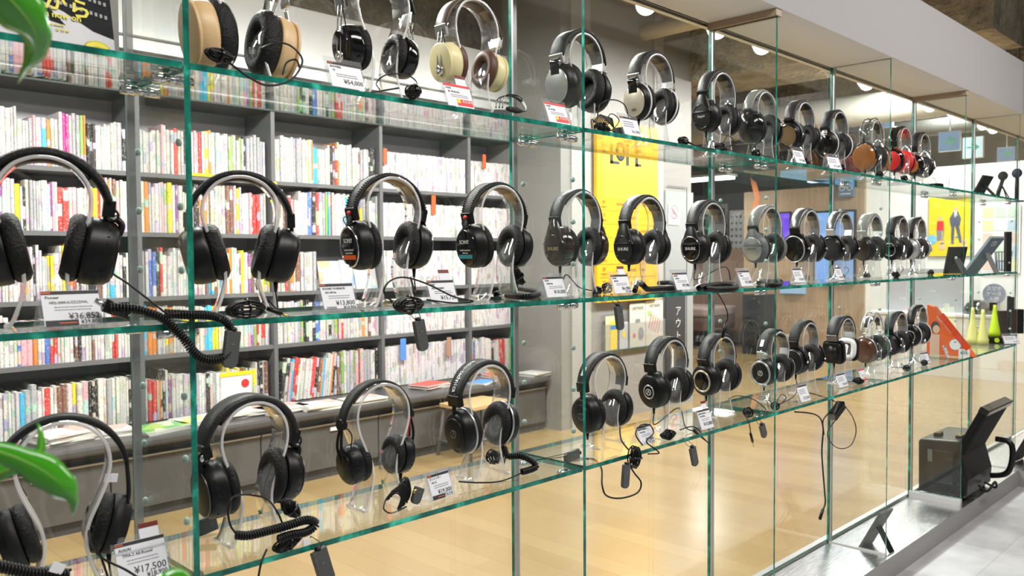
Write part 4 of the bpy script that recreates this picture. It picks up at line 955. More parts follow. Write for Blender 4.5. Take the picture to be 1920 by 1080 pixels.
            top = Mc @ Vector((dep*.45, 0, Rf*rzz)); MB().tube([E, (E+top)/2+Vector((sg*.002, 0, 0)), top], g('sw', .0042), 10).build('slider', sl, rt)
            if g('pivot', True):
                mb = MB()
                for q in (0, PI): mb.tube([Mc @ Vector((dep*.45, Rf*math.cos(q)*ry*.95, 0)), Mc @ Vector((dep*.45, Rf*math.cos(q)*ry*1.1, 0))], .004, 10)
                mb.build('pivot', sl, rt)
        elif yk == 'rods':
            B = Mc @ Vector((dep+.004, 0, g('kz', -.012))); mb = MB()
            for yy in (-.006, .006):
                mb.tube(spline([(E.x, yy, E.z-.004), (E.x+sg*.004, yy, (E.z*2+B.z)/3), (B.x+sg*.003, yy, B.z)], 6), .0016, 6)
            mb.build('yoke_rods', sl, rt)
            MB().lathe([(.011, -.004), (.011, .003), (.009, .005), (.004, .0055), (0, .004)], Matrix.Translation(B) @ (Matrix.Identity(4) if sg > 0 else rotm(rz=PI)), seg=20).build('knob', sl, rt)
            MB().tube(spline([(E.x, 0, E.z+.002), (E.x+sg*.006, -.012, E.z-.014), tuple(topc+Vector((0, -.006, -.008)))], 6), .0011, 5).build('lead_wire', RUB, rt)
        elif yk == 'dj':
            J = E+Vector((sg*.002, 0, -.016)); MB().tube([J+Vector((0, -.013, 0)), J+Vector((0, .013, 0))], .0115, 16).build('hinge', ykm, rt, bevel=.001)
            MB().lathe([(.008, 0), (.008, .002), (0, .0025)], Matrix.Translation(J+Vector((0, -.013, 0))) @ rotm(rz=R(-90)), seg=16).build('hinge_cap', sl, rt)
            P2 = Mc @ Vector((dep*.9, 0, Rc*.35))
            path = [(p.x, p.z) for p in spline([(J.x, 0, J.z), tuple(Mc @ Vector((dep*1.02, 0, Rc*.98))), tuple(P2)], 6)]
            MB().sweep(path, lambda t: .022+.014*t, .009, chamf=.35).build('yoke', ykm, rt)
        elif yk == 'slim':
            path = [(p.x, p.z) for p in spline([(E.x, 0, E.z+.01), (E.x+sg*.003, 0, (E.z+cz)/2), tuple(Mc @ Vector((dep*.7, 0, Rc*.4)))], 6)]
            MB().sweep(path, .011, .006, chamf=.35).build('yoke', ykm, rt)
        elif yk == 'split':
            J = E+Vector((0, 0, -.002)); MB().lathe([(.011, -.006), (.011, .006), (0, .007)], Matrix.Translation(J), seg=18).build('joint', ykm, rt)
            P2 = Mc @ Vector((dep*.95, 0, -.004))
            for yy in (-.007, .007):
                MB().tube(spline([(J.x, yy*.3, J.z), (J.x+sg*.006, yy, (J.z+P2.z)/2), (P2.x, yy*.6, P2.z)], 6), .0028, 8).build('yoke', ykm if yy < 0 else (g('yk2', ykm) if sg < 0 else ykm), rt)
            MB().tube(spline([tuple(J+Vector((0, -.006, 0))), (J.x-sg*.012, -.016, J.z-.020), tuple(topc+Vector((0, -.01, -.012)))], 6), .0013, 5).build('lead_wire', RED_ if sg > 0 and g('redlead', False) else RUB, rt)
        # small lead bow between band and cup
        if g('bow', False) and sg < 0:
            MB().tube(spline([tuple(E+Vector((0, -.008, -.008))), (E.x-.024, -.012, E.z-.014), (E.x-.018, -.012, E.z-.028), tuple(topc+Vector((0, -.008, .0)))], 7), .0011, 5).build('lead_wire', RUB, rt)
        # plug boot under the cup the cable leaves from
        if sg == g('cs', -1):
            bt0 = Mc @ Vector((dep*.4, 0, -Rc*rzz*.95)); MB().tube([bt0, bt0+Vector((0, 0, -.018))], [.0042, .0028], 8).build('cable_boot', RUB, cup)
            rt['bx'] = bt0.x*math.cos(rz); rt['by'] = bt0.x*math.sin(rz); rt['bz'] = bt0.z-.018
    return rt
RED_ = pbr('red_cable', (.6, .02, .02), .45)
def cable_to(rt, px_list, row, r=.0016, name='cable', zfix=None):
    """cable from the boot to a series of picture-read points lying on the shelf (or on a plane y=const)"""
    L0 = rt.location; pts = [(rt['bx'], rt['by'], rt['bz']), (rt['bx'], rt['by']-.004, rt['bz']-.03)]
    for p in px_list:
        q = onZ(p[0], p[1], ZS[row]+r) if len(p) == 2 else onY(*p)
        q = q-L0; pts.append(tuple(q))
    return MB().tube(spline(pts, 8), r, 6).build(name, RUB, rt)
def bundle(rt, p, L=.06, rad=.012, n=9, ang=0, up=0., name='cable_bundle', tie=True, seed=1):
    """flat wound loops of cable with a tie, lying with its long side along ang"""
    rs = random.Random(seed); p = Vector(p)-Vector(rt.location)
    for k in range(1):
        mb = MB(); T = Matrix.Translation(p) @ Matrix.Rotation(ang, 4, 'Z') @ Matrix.Rotation(up, 4, 'Y')
        pts = []
        N = n*14
        for i in range(N+1):
            a = 2*PI*i/14; q = i/N; off = rad*(.25+.75*((k_:=(i//14) % 3)/2))*rs.uniform(.85, 1); yo = (q-.5)*rad*1.7
            x = math.cos(a)*(L/2-rad*.2-(2-k_)*rad*.25)*(.92+.08*rs.random()); z = math.sin(a)*off
            pts.append(T @ Vector((x, yo+rs.uniform(-.0012, .0012), z)))
        mb.tube(spline([tuple(q) for q in pts], 2), .0018, 5)
        if tie:
            mb2 = MB(); mb2.T = T
            ring = [Vector((0, (rad*1.15)*math.cos(a), rad*1.12*math.sin(a))) for a in [2*PI*i/16 for i in range(16)]]
            mb2.tube(ring, .0024, 6, closed=True); mb2.build('cable_tie', BLKG, rt)
        return mb.build(name, RUB, rt)
def coilpart(rt, pts, **k):
    L0 = Vector(rt.location); mb = MB(); coil(mb, [tuple(Vector(p)-L0) for p in pts], **k); return mb.build('coiled_cable', RUB, rt)
def plug(rt, p, d, L=.03):
    p = Vector(p)-Vector(rt.location); d = Vector(d).normalized(); MB().tube([p, p+d*L], [.0036, .0042], 10).build('plug_grip', BLK, rt); MB().tube([p+d*L, p+d*(L+.014)], .0018, 8).build('plug_pin', GLD, rt)
CRM = pbr('cream_wood_face', (.68, .47, .24), .4, noise=.12, nscale=25, stretch=(1, 3, 12)); CRMP = pbr('cream_plastic_face', (.78, .70, .38), .35)
BRP = pbr('brown_leather_pad', (.10, .04, .022), .5); BRB = pbr('brown_band_leather', (.07, .045, .03), .4)
DBR = pbr('smoky_brown_gloss', (.03, .02, .012), .15, coat=.6); AMB = pbr('amber_wood_cup', (.42, .14, .02), .2, coat=.8, noise=.3, nscale=30); REDP = pbr('red_cushion', (.5, .015, .015), .45)
DWD = pbr('dark_wood_cup', (.12, .04, .018), .22, coat=.8, noise=.3, nscale=30); SHF = pbr('silver_cup_face', (.60, .60, .60), .28, .85); CRS = pbr('champagne_cup_face', (.66, .60, .48), .3, .6)
GRM = pbr('gunmetal', (.16, .165, .17), .3, .8); GRS = pbr('grey_smoke_band', (.22, .215, .2), .25); BMESH = pbr('bronze_mesh_face', (.22, .15, .07), .4, .8, bump=.6, bscale=700); MESH = pbr('black_grille', (.03, .03, .032), .45, .4, bump=.8, bscale=600)
WCU = pbr('white_rim', (.78, .77, .76), .4); DGR = pbr('dark_grey_band_leather', (.016, .016, .017), .38, spec=.4, bump=.15, bscale=300); BAM = pbr('tan_band_lining', (.30, .21, .10), .45); TEAL = pbr('teal_strip', (.05, .28, .30), .4)
TOP = [
 (.715, dict(h=.235, cz=.080, R=.050, ry=.80, rzz=1.12, dep=.030, face=CRM, fr=.97, shell=CRM, pad=PADM, pad_t=.032, yoke='arm', ykm=STL, aw=.008, aw2=.008, al=.1, band=STL, bth=.004, bw=.026, padded=False, sleeve=False, slider=STL, xc=.066, Rx=.088, padk=1.06),
  'large wooden-cupped headphones with thick black pads behind the thick green fin edge', 'acrylic stand under the large wooden-cupped headphones'),
 (1.003, dict(h=.272, cz=.108, R=.040, face=BLKG, shell=BLKG, pad=PADM, yoke='rods', band=BLK, inner=BRB, slider=CHR, sleevem=CHR, bth=.008, xc=.060, kz=-.018), 'chrome-rodded headphones with round black gloss cups on the top shelf', 'acrylic stand under the chrome-rodded black headphones'),
 (1.253, dict(h=.266, cz=.118, R=.040, face=CRMP, fr=.95, shell=CRMP, pad=BRP, yoke='rods', band=BRB, inner=BRB, slider=CHR, sleevem=STL, bth=.008, xc=.060, kz=-.016), 'cream-cupped headphones with brown pads and chrome rods on the top shelf', 'acrylic stand under the cream-cupped headphones'),
 (1.623, dict(R=.050, dep=.026, face=SHF, fr=.78, shell=BLK, yoke='dj', ykm=BLKG, band=LEA, bw=.042, bth=.013, slider=CHR, xc=.062, pad_t=.026, sleevem=STL, inner=BRB), 'large black headphones with silver cup faces beside a red price card, top shelf', 'acrylic stand under the large black headphones with silver faces'),
 (1.936, dict(R=.046, dep=.024, face=CRS, fr=.80, shell=BLK, yoke='dj', ykm=BLKG, band=LEA, bw=.038, slider=CHR, outer_ring=WCU, text=[('HD', -.022, .010, INK)], sleevem=STL, inner=BRB), 'champagne-faced black hinged headphones with a pale rim on the top shelf', 'acrylic stand under the champagne-faced headphones'),
 (2.279, dict(R=.045, face=BLKM, fr=.72, yoke='tear', band=DGR, bw=.036, stitch=False, ring=BLKG, text=[('beyer', .0, .011, LOGO)]), 'all-black round-cupped headphones with small white lettering, top shelf, left of the third fin', 'acrylic stand under the all-black headphones left of the third fin'),
 (2.548, dict(h=.245, R=.050, dep=.034, facer=False, shell=BLKG, prof=[(.049, -.004), (.050, .006), (.046, .020), (.034, .031), (.016, .0365), (0, .038)], yoke='slim', band=GRS, bw=.03, cz=.115, ykm=GRS), 'glossy dome-cupped black headphones with a smoky band on the top shelf', 'acrylic stand under the glossy dome-cupped headphones'),
 (2.831, dict(h=.247, R=.045, face=BMESH, fr=.76, ring=BLKG, rw=.003, yoke='fork', band=DGR, bw=.036, cz=.118, ykm=GRYP), 'headphones with bronze mesh cup faces and a grey padded band on the top shelf', 'acrylic stand under the bronze mesh headphones'),
 (3.116, dict(h=.247, R=.046, face=BLKG, yoke='arm', ykm=SIL, outer_ring=WCU, band=LEA, bw=.036, cz=.115), 'black top-shelf headphones with white cup rims and silver arms left of the fourth fin', 'acrylic stand under the white-rimmed top-shelf headphones'),
 (3.471, dict(h=.256, R=.050, twin=True, face=AMB, fr=.9, shell=AMB, dep=.032, yoke='fork', ykm=BLKG, sleeve=False, cz=.095, inner=BLK, slider=BLK), 'amber wood-cupped headphones with twin thin band wires on the top shelf', 'acrylic stand under the amber wood-cupped headphones'),
 (3.779, dict(h=.257, R=.046, face=REDP, fr=.8, shell=BLKG, yoke='slim', band=BLKG, inner=REDP, pad=REDP, cz=.105, outer_ring=REDP), 'black and bright red headphones near the end of the top shelf', 'acrylic stand under the black and red headphones'),
 (4.019, dict(h=.255, R=.044, face=AMB, fr=.6, shell=BLKG, yoke='fork', band=LEA, cz=.10, ykm=CHR), 'black headphones with small amber discs, last pair on the top shelf', 'acrylic stand under the last pair on the top shelf')]
MID = [
 (.396, dict(h=.262, R=.048, dep=.040, cz=.112, yoke='dj', ykm=BLK, slider=CHR, band=LEA, bw=.040, bth=.015, pad_t=.024, xc=.058, Rx=.088, vents=True, cs=1, rz=-17, tilt=12), 'black hinged studio headphones leftmost on the middle shelf with a thick coiled cable', 'acrylic stand under the leftmost middle-shelf headphones'),
 (.706, dict(h=.25, R=.046, dep=.036, cz=.105, yoke='slim', ykm=BLK, band=LEA, bw=.034, bth=.012, pad_t=.024, xc=.060, Rx=.086, sleevem=BLK, cs=1, rz=-22, tilt=14), 'black leather-padded headphones just right of the thick green fin edge, middle shelf', 'acrylic stand under the black headphones right of the nearest fin'),
 (1.024, dict(R=.045, yoke='arm', ykm=BLK, aw=.013, aw2=.024, stitch=True, dot=pbr('red_side_marker', (.65, .03, .02), .35), inner=BAM, ring=CHR, fr=.80, face=BLKG, text=[('SONY', .012, .0125, LOGO), ('STUDIO MONITOR', -.006, .0042, LOGO), ('MDR-CD900ST', -.012, .0042, LOGO)], strip=pbr('orange_strip', (.80, .12, .015), .4), bow=True, cs=1, bth=.010, rz=-4), 'black studio headphones with stitched band, chrome ring and orange strip on the cup', 'acrylic stand under the headphones with the orange strip'),
 (1.327, dict(R=.045, yoke='arm', ykm=BLK, aw=.013, aw2=.024, stitch=True, dot=pbr('red_side_marker', (.65, .03, .02), .35), inner=BAM, fr=.80, face=BLKG, text=[('SONY', .012, .0125, LOGO), ('STUDIO MONITOR', -.006, .0042, LOGO), ('MDR-7506', -.012, .0042, LOGO)], strip=TEAL, bow=True, cs=1, bth=.010, rz=-3), 'black studio headphones with stitched band and a teal strip on the cup', 'acrylic stand under the headphones with the teal strip'),
 (1.612, dict(R=.046, yoke='tear', shell=DBR, ykm=DBR, face=DBR, band=DGR, bw=.034, bth=.009, text=[('SHURE', -.002, .012, pbr('pale_gold_print', (.75, .62, .35), .35, .4))], fr=.66), 'smoky brown-black headphones seen through the second fin on the middle shelf', 'acrylic stand under the smoky brown-black headphones'),
 (1.893, dict(R=.045, yoke='tear', face=BLKM, band=DGR, bw=.036, bth=.011, text=[('SHURE', -.002, .012, LOGO)], dot=None, fr=.68, ring=BLKG, strip=None), 'black white-lettered headphones with a red band marker in front of the yellow sign', 'acrylic stand under the headphones in front of the yellow sign'),
 (2.22, dict(R=.046, yoke='tear', face=BLKG, band=DGR, bw=.036, bth=.012, text=[('SHURE', .0, .012, LOGO)], fr=.72, ring=CHR, rw=.0011), 'black white-lettered headphones with a thin silver ring left of the third fin', 'acrylic stand under the thin silver-ringed headphones'),
 (2.584, dict(R=.046, yoke='tear', shell=GRYP, ykm=GRYP, face=SHF, band=GRS, bw=.036, fr=.78, text=[('SHURE', .0, .011, GRYP)]), 'grey headphones with large silver cup faces just right of the third fin', 'acrylic stand under the silver-faced grey headphones'),
 (2.878, dict(R=.047, yoke='fork', ykm=BLKM, face=BLKG, ring=SIL, rw=.0022, fr=.9, band=GRM, bw=.034, slider=SIL), 'black large-cupped headphones with silver rim and steel-grey band, middle shelf before the screen', 'acrylic stand under the steel-grey banded headphones'),
 (3.171, dict(R=.045, yoke='fork', ykm=BLK, face=MESH, ring=BLKG, fr=.85, band=GRM, bw=.032, sleevem=SIL), 'black grille-faced headphones with grey band ends in front of the pale blue screen', 'acrylic stand under the grille-faced headphones before the blue screen'),
 (3.462, dict(R=.046, yoke='slim', ykm=SIL, face=DBR, band=GRS, bw=.038, slider=SIL, sleevem=SIL, fr=.8), 'grey-banded headphones with dark smoky cups just right of the fourth fin', 'acrylic stand under the grey-banded headphones with smoky cups'),
 (3.76, dict(R=.046, yoke='tear', face=BLKG, ring=SIL, rw=.0014, fr=.55, band=LEA, bw=.034), 'black headphones with a small silver ring, second last on the middle shelf', 'acrylic stand under the second last middle-shelf headphones'),
 (3.985, dict(R=.044, yoke='fork', face=SHF, shell=SIL, pad=PADM, band=LEA, bw=.030, ykm=SIL), 'silver-cupped headphones with a black band, last on the middle shelf', 'acrylic stand under the silver-cupped last pair, middle shelf')]
BOT = [
 (.412, dict(h=.262, R=.043, dep=.026, facer=False, shell=BLKM, prof=[(.042, -.004), (.043, .004), (.042, .012), (.032, .013), (.031, .024), (0, .025)], yoke='slim', ykm=BLKM, band=BLKM, bw=.024, bth=.010, padded=False, cz=.085, xc=.066, Rx=.088, tilt=16, cs=1, sleeve=False, rz=-14), 'slim matt black headphones behind the green leaf with a small white tag on the band', 'acrylic stand under the slim matt black headphones'),
 (.715, dict(h=.256, R=.047, dep=.030, yoke='dj', ykm=BLK, slider=CHR, band=DGR, bw=.038, bth=.014, vents=True, cz=.100, ring=GRM, rw=.001, fr=.80, xc=.062, Rx=.087, cs=1, inner=LEA), 'black hinged headphones with notched cup rims, nearest on the bottom shelf right of the fin', 'acrylic stand under the notched-rim black headphones'),
 (.991, dict(h=.251, R=.037, dep=.024, yoke='split', band=BLKM, bw=.022, bth=.008, cz=.092, ykm=BLK, inner=BRB, xc=.058, redlead=True, cs=1, sleeve=False, vents=True), 'light black headphones with small round cups and thin split arms on the bottom shelf', 'acrylic stand under the light split-arm headphones'),
 (1.283, dict(h=.265, R=.046, dep=.026, yoke='slim', ykm=BLK, outer_ring=SHF, orx=-.002, band=DGR, bw=.038, bth=.013, bandtext='audio-technica', bts=.017, btspan=60, bandtextm=WHT, inner=BAM, cz=.112, fr=.7, emblem=GRYP, cs=1, pad=PADM, sleevem=BLK), 'black headphones with silver cup rims and large white lettering on the band', 'acrylic stand under the headphones with the white-lettered band'),
 (1.716, dict(h=.245, R=.046, yoke='slim', ykm=BLK, band=DGR, bw=.034, bandplate=SIL, cz=.090, fr=.62, emblem=GRYP, face=BLK, inner=BAM, sleevem=BLK, bow=True), 'black headphones with a silver band plate crossing the second fin on the bottom shelf', 'acrylic stand under the headphones with the silver band plate'),
 (2.009, dict(h=.265, R=.048, yoke='slim', ykm=BLK, band=DGR, bw=.036, bandtext='technica', bts=.012, btspan=30, bandtextm=GRYP, cz=.118, fr=.36, ring=SIL, rw=.002, emblem=LOGO, face=BLK, sleevem=BLK), 'black headphones with a small ringed round emblem, bottom shelf under the leaflet rack', 'acrylic stand under the ringed-emblem headphones'),
 (2.283, dict(h=.254, R=.047, yoke='slim', ykm=BLK, band=DGR, bw=.036, cz=.118, fr=.62, ring=CRS, rw=.003, face=BLKG, sleevem=BLK), 'black headphones with a bold pale gold ring on the cup, left of the third fin', 'acrylic stand under the pale gold-ringed headphones'),
 (2.644, dict(h=.245, R=.045, yoke='slim', ykm=SIL, band=LEA, bw=.030, bandplate=SIL, sleevem=SIL, cz=.105, fr=.8, ring=SIL, rw=.0035, face=BLK, emblem=LOGO), 'black headphones with silver arms and silver-ringed emblem cups right of the third fin', 'acrylic stand under the silver-armed headphones'),
 (2.875, dict(h=.262, R=.046, yoke='fork', ykm=BLKM, band=LEA, bw=.034, cz=.12, face=BLKM, ring=GRM, fr=.85, text=[('♛', .0, .012, pbr('gold_print', (.5, .35, .12), .4))]), 'black fork-armed headphones with a tiny gold emblem on the bottom shelf', 'acrylic stand under the fork-armed headphones with gold emblem'),
 (3.193, dict(h=.262, R=.043, sq=True, ry=.95, rzz=1.05, yoke='none', shell=BLK, face=BLK, fr=.6, band=DGR, bw=.042, bth=.014, cz=.125, sleevem=GRM, pad=WCU, padk=1.04), 'black headphones with squarish cups and white cushions left of the fourth fin', 'acrylic stand under the squarish-cupped headphones'),
 (3.492, dict(h=.256, R=.050, twin=True, shell=DWD, face=DWD, fr=.85, dep=.030, yoke='fork', ykm=SIL, sleeve=False, wirem=SIL, inner=LEA, cz=.105), 'dark wood-cupped headphones with twin silver band wires on the bottom shelf', 'acrylic stand under the dark wood-cupped headphones'),
 (3.753, dict(h=.25, R=.046, yoke='fork', band=DGR, bw=.038, cz=.11, face=MESH, ring=BLKG, fr=.8, ykm=BLK), 'black headphones with plain round grilles, second last on the bottom shelf', 'acrylic stand under the second last bottom-shelf headphones'),
 (4.011, dict(h=.266, R=.045, yoke='dj', ykm=BLK, band=BLK, bw=.030, cz=.13, outer_ring=WCU, face=BLK, ring=SIL, fr=.5), 'black headphones with white cup rims, last on the bottom shelf by the orange package', 'acrylic stand under the last bottom-shelf headphones')]
HP = {}
for rowi, L_ in ((0, TOP), (1, MID), (2, BOT)):
    for i, (X, sp_, lb, sl_) in enumerate(L_): HP[(rowi, i)] = headphones(X, rowi, lb, sp_, sl_)
# ------------------------------------------------------------------ cables
def onS(x, y, row, dz=0.): return onZ(x, y, ZS[row]+dz)
def P(x, y, Y): return onY(x, y, Y)
# middle shelf, far left pair: long coiled lead looping over the shelf edge
h = HP[(1, 0)]
cp = [P(208, 578, 1.27), P(235, 578, 1.262), P(270, 584, 1.255), P(310, 600, 1.245), P(345, 635, 1.232), P(368, 665, 1.228), P(395, 676, 1.226), P(425, 665, 1.226), P(437, 630, 1.23), P(425, 604, 1.235), P(395, 592, 1.240), P(350, 590, 1.238), P(310, 588, 1.243)]
coilpart(h, cp, Rc=.0058, rw=.0019, pitch=.0042, per=10)
cable_to(h, [(185, 508, 1.34), (225, 522, 1.32), (270, 555, 1.29), (312, 588, 1.25)], 1, .0017)
mb = MB(); L0 = Vector(h.location); mb.tube([P(196, 572, 1.28)-L0, P(240, 588, 1.275)-L0], .010, 10); mb.build('plug_grip', BLK, h)
mb = MB(); mb.tube([P(178, 563, 1.285)-L0, P(200, 574, 1.282)-L0], .004, 8); mb.build('plug_pin', CHR, h)
# pair beside the thick fin: wound bundle
h = HP[(1, 1)]
bundle(h, onS(462, 580, 1, .014), .068, .015, 9, R(-4), seed=2); cable_to(h, [(500, 560, 1.34), (490, 572, 1.32)], 1)
plug(h, P(500, 578, 1.28), Vector((.8, -.3, -.35)), .026)
h = HP[(1, 2)]
bundle(h, onS(768, 572, 1, .014), .062, .014, 9, R(2), seed=3)
cable_to(h, [(770, 520, 1.34), (775, 545, 1.32)], 1)
L0 = Vector(h.location)
MB().tube(spline([p-L0 for p in (P(738, 567, 1.29), P(720, 548, 1.28), P(730, 528, 1.28), P(757, 520, 1.28), P(800, 532, 1.275), P(850, 556, 1.27), P(887, 565, 1.275), P(850, 568, 1.285), P(800, 562, 1.30))], 8), .0018, 6).build('cable_loop', RUB, h)
MB().tube([P(718, 568, 1.30)-L0, P(742, 568, 1.29)-L0], .0055, 10).build('plug_body', pbr('brass_plug', (.75, .68, .5), .25, 1), h)
h = HP[(1, 3)]
cable_to(h, [(966, 505, 1.36), (985, 530, 1.33)], 1)
coilpart(h, [onS(930, 552, 1, .007), onS(945, 545, 1, .010), onS(965, 540, 1, .012), onS(990, 543, 1, .012), onS(1010, 549, 1, .009), onS(1000, 555, 1, .009), onS(975, 556, 1, .009), onS(950, 554, 1, .008)], Rc=.0062, rw=.0018, pitch=.0042)
bundle(h, P(972, 518, 1.34), .055, .010, 6, R(20), R(50), seed=4)
plug(h, onS(915, 556, 1, .005), Vector((-1, 0, 0)), .03)
h = HP[(1, 4)]
cable_to(h, [(1062, 515, 1.35), (1085, 538, 1.33), (1110, 545, 1.31)], 1); bundle(h, onS(1120, 545, 1, .01), .045, .009, 6, R(25), R(-20), seed=5); bundle(h, onS(1138, 540, 1, .016), .04, .012, 4, R(80), R(40), seed=6)
h = HP[(1, 5)]
coilpart(h, [onS(1190, 545, 1, .008), onS(1196, 530, 1, .020), onS(1206, 535, 1, .02), onS(1215, 542, 1, .009), onS(1240, 541, 1, .008), onS(1265, 540, 1, .008), onS(1275, 534, 1, .01), onS(1258, 530, 1, .012), onS(1235, 531, 1, .012)], Rc=.006, rw=.0018, pitch=.0044)
h = HP[(1, 6)]
coilpart(h, [onS(1310, 540, 1, .008), onS(1330, 536, 1, .010), onS(1355, 533, 1, .012), onS(1378, 535, 1, .010), onS(1376, 541, 1, .008), onS(1345, 543, 1, .008), onS(1322, 541, 1, .014)], Rc=.007, rw=.002, pitch=.0046)
cable_to(h, [(1358, 500, 1.35), (1370, 525, 1.34)], 1)
L0 = Vector(h.location)
MB().tube(spline([p-L0 for p in (P(1335, 540, 1.26), P(1347, 552, 1.235), P(1362, 580, 1.232), P(1364, 600, 1.232), P(1358, 622, 1.232))], 8), .0017, 6).build('hanging_lead', RUB, h)
MB().tube([P(1362, 602, 1.232)-L0, P(1355, 632, 1.232)-L0], .0048, 10).build('plug_grip', BLK, h); MB().tube([P(1355, 632, 1.232)-L0, P(1351, 642, 1.232)-L0], .002, 8).build('plug_pin', GLD, h)
h = HP[(1, 7)]
coilpart(h, [onS(1422, 530, 1, .008), onS(1440, 527, 1, .010), onS(1462, 527, 1, .012), onS(1460, 534, 1, .01), onS(1435, 535, 1, .01)], Rc=.0065, rw=.002, pitch=.005)
for k, (i, row, x, y, L_, ang) in enumerate([(8, 1, 1475, 520, .05, 20), (9, 1, 1545, 517, .055, -15), (10, 1, 1625, 517, .06, 10), (11, 1, 1680, 515, .055, -5), (12, 1, 1745, 511, .05, 12),
    (4, 0, 1178, 233, .05, -10), (5, 0, 1310, 262, .05, 10), (6, 0, 1400, 272, .06, 0), (7, 0, 1470, 283, .06, 15), (8, 0, 1548, 300, .05, -8), (9, 0, 1615, 312, .05, 6), (10, 0, 1680, 325, .05, 8), (11, 0, 1725, 333, .045, -5),
    (8, 2, 1483, 765, .05, 30), (9, 2, 1610, 714, .055, -20), (11, 2, 1700, 690, .05, 15), (12, 2, 1733, 680, .04, 5)]):
    h = HP[(row, i)]; p = onZ(x, y, ZS[row]+.012)
    p.y = min(max(p.y, YFR+.025), YB-.04)
    bundle(h, p, L_, .011, 7, R(ang), R(10), seed=20+k); q = p-Vector(h.location)
    MB().tube(spline([(h['bx'], h['by'], h['bz']), (h['bx'], h['by']-.006, h['bz']-.03), (h['bx']*.6+q.x*.4, q.y*.6, .012), tuple(q)], 8), .0015, 6).build('cable', RUB, h)
    if k % 2: MB().tube(spline([tuple(q+Vector(v)) for v in ((0, 0, 0), (.02, -.01, .035), (.05, -.012, .02), (.03, .01, -.005), (-.02, .015, .02), (-.04, 0, -.004))], 7), .0013, 5).build('cable_loop', RUB, h)
# top shelf, wooden pair and its neighbours
h = HP[(0, 0)]; L0 = Vector(h.location)
bundle(h, P(412, 104, 1.27), .05, .010, 7, R(5), R(8), seed=8)
MB().tube(spline([p-L0 for p in (P(400, 100, 1.275), P(430, 118, 1.262), P(460, 140, 1.24), P(500, 160, 1.238), P(545, 150, 1.24), P(567, 115, 1.25), P(548, 88, 1.262), P(520, 80, 1.27), P(488, 92, 1.28))], 8), .0018, 6).build('cable_loop', RUB, h)
MB().tube(spline([p-L0 for p in (P(530, 140, 1.27), P(537, 118, 1.27), P(555, 112, 1.265), P(562, 128, 1.25))], 8), .0016, 6).build('cable', RUB, h)
h = HP[(0, 1)]; L0 = Vector(h.location)
bundle(h, onS(775, 172, 0, .012), .038, .012, 7, R(5), seed=9)
MB().tube(spline([p-L0 for p in (onS(712, 168, 0, .002), P(706, 155, 1.29), P(725, 140, 1.29), P(760, 140, 1.29), P(780, 152, 1.29), onS(782, 168, 0, .01))], 8), .0014, 6).build('cable_loop', RUB, h)
cable_to(h, [(748, 165)], 0)
h = HP[(0, 2)]; L0 = Vector(h.location)
for k in range(3): MB().tube(spline([p-L0 for p in (onS(930+6*k, 202, 0, .003), P(934+7*k, 185-3*k, 1.31), P(955+8*k, 180, 1.30), P(975+3*k, 190, 1.30), onS(985, 208, 0, .004), onS(950, 204, 0, .004))], 7), .0015, 6).build('cable_loop', RUB, h)
bundle(h, onS(965, 206, 0, .005), .05, .005, 4, R(0), seed=12, tie=False)
h = HP[(0, 3)]; L0 = Vector(h.location)
mb = MB()
for k in range(9): mb.tube(spline([p-L0 for p in (P(1113+3*k, 229+k*.9, 1.30), P(1120+3*k, 220+k*.9, 1.305), P(1128+2.4*k, 216+k*.8, 1.31), P(1146+.6*k, 234+k*.7, 1.295))], 5), .0018, 6)
mb.build('cable_bundle', RUB, h)
MB().tube(spline([p-L0 for p in (P(1120, 222, 1.31), P(1126, 195, 1.31), P(1150, 187, 1.31), P(1172, 198, 1.31), P(1180, 228, 1.30))], 8), .0016, 6).build('cable_loop', RUB, h)
h = HP[(0, 5)]; L0 = Vector(h.location)
MB().tube(spline([p-L0 for p in (onS(1290, 262, 0, .004), P(1285, 262, 1.25), P(1310, 275, 1.235), P(1345, 279, 1.235), P(1375, 272, 1.24), onS(1420, 270, 0, .004))], 8), .0019, 6).build('hanging_lead', RUB, h)
# bottom shelf
h = HP[(2, 0)]; L0 = Vector(h.location)
cable_to(h, [(170, 990, 1.34), (170, 1015, 1.32), (190, 1045, 1.29), (235, 1068, 1.26), (262, 1085, 1.24)], 2, .0018)
coilpart(h, [P(-30, 1058, 1.25), P(0, 1062, 1.25), P(30, 1068, 1.25), P(60, 1074, 1.25), P(95, 1076, 1.25), P(130, 1078, 1.25)], Rc=.007, rw=.0022, pitch=.0046)
MB().box(P(108, 1065, 1.243)-L0, (.018, .0015, .014), rotm(ry=R(30))).build('cable_label', WHT, h)
MB().box(P(208, 896, 1.345)-L0, (.020, .0015, .013), rotm(ry=R(10))).build('white_tag', WHT, h).rotation_euler = (0, 0, R(14))
h = HP[(2, 1)]; L0 = Vector(h.location)
MB().tube(spline([p-L0 for p in (P(480, 928, 1.34), P(440, 930, 1.27), P(428, 955, 1.262), P(432, 985, 1.26), P(445, 1003, 1.26))], 8), .0018, 6).build('cable', RUB, h)
MB().tube(spline([p-L0 for p in (P(470, 928, 1.30), P(500, 935, 1.28), P(520, 960, 1.265), P(532, 988, 1.26))], 8), .0018, 6).build('cable', RUB, h)
coilpart(h, [P(442, 1003, 1.262), P(465, 1004, 1.26), P(500, 996, 1.258), P(540, 985, 1.256), P(575, 975, 1.254), P(592, 982, 1.253), P(575, 997, 1.252), P(545, 1003, 1.25), P(520, 1012, 1.25)], Rc=.0062, rw=.002, pitch=.0044)
bundle(h, P(545, 953, 1.285), .050, .011, 8, R(10), R(48), seed=14)
bundle(h, P(540, 1018, 1.262), .060, .011, 7, R(0), R(-14), seed=15)
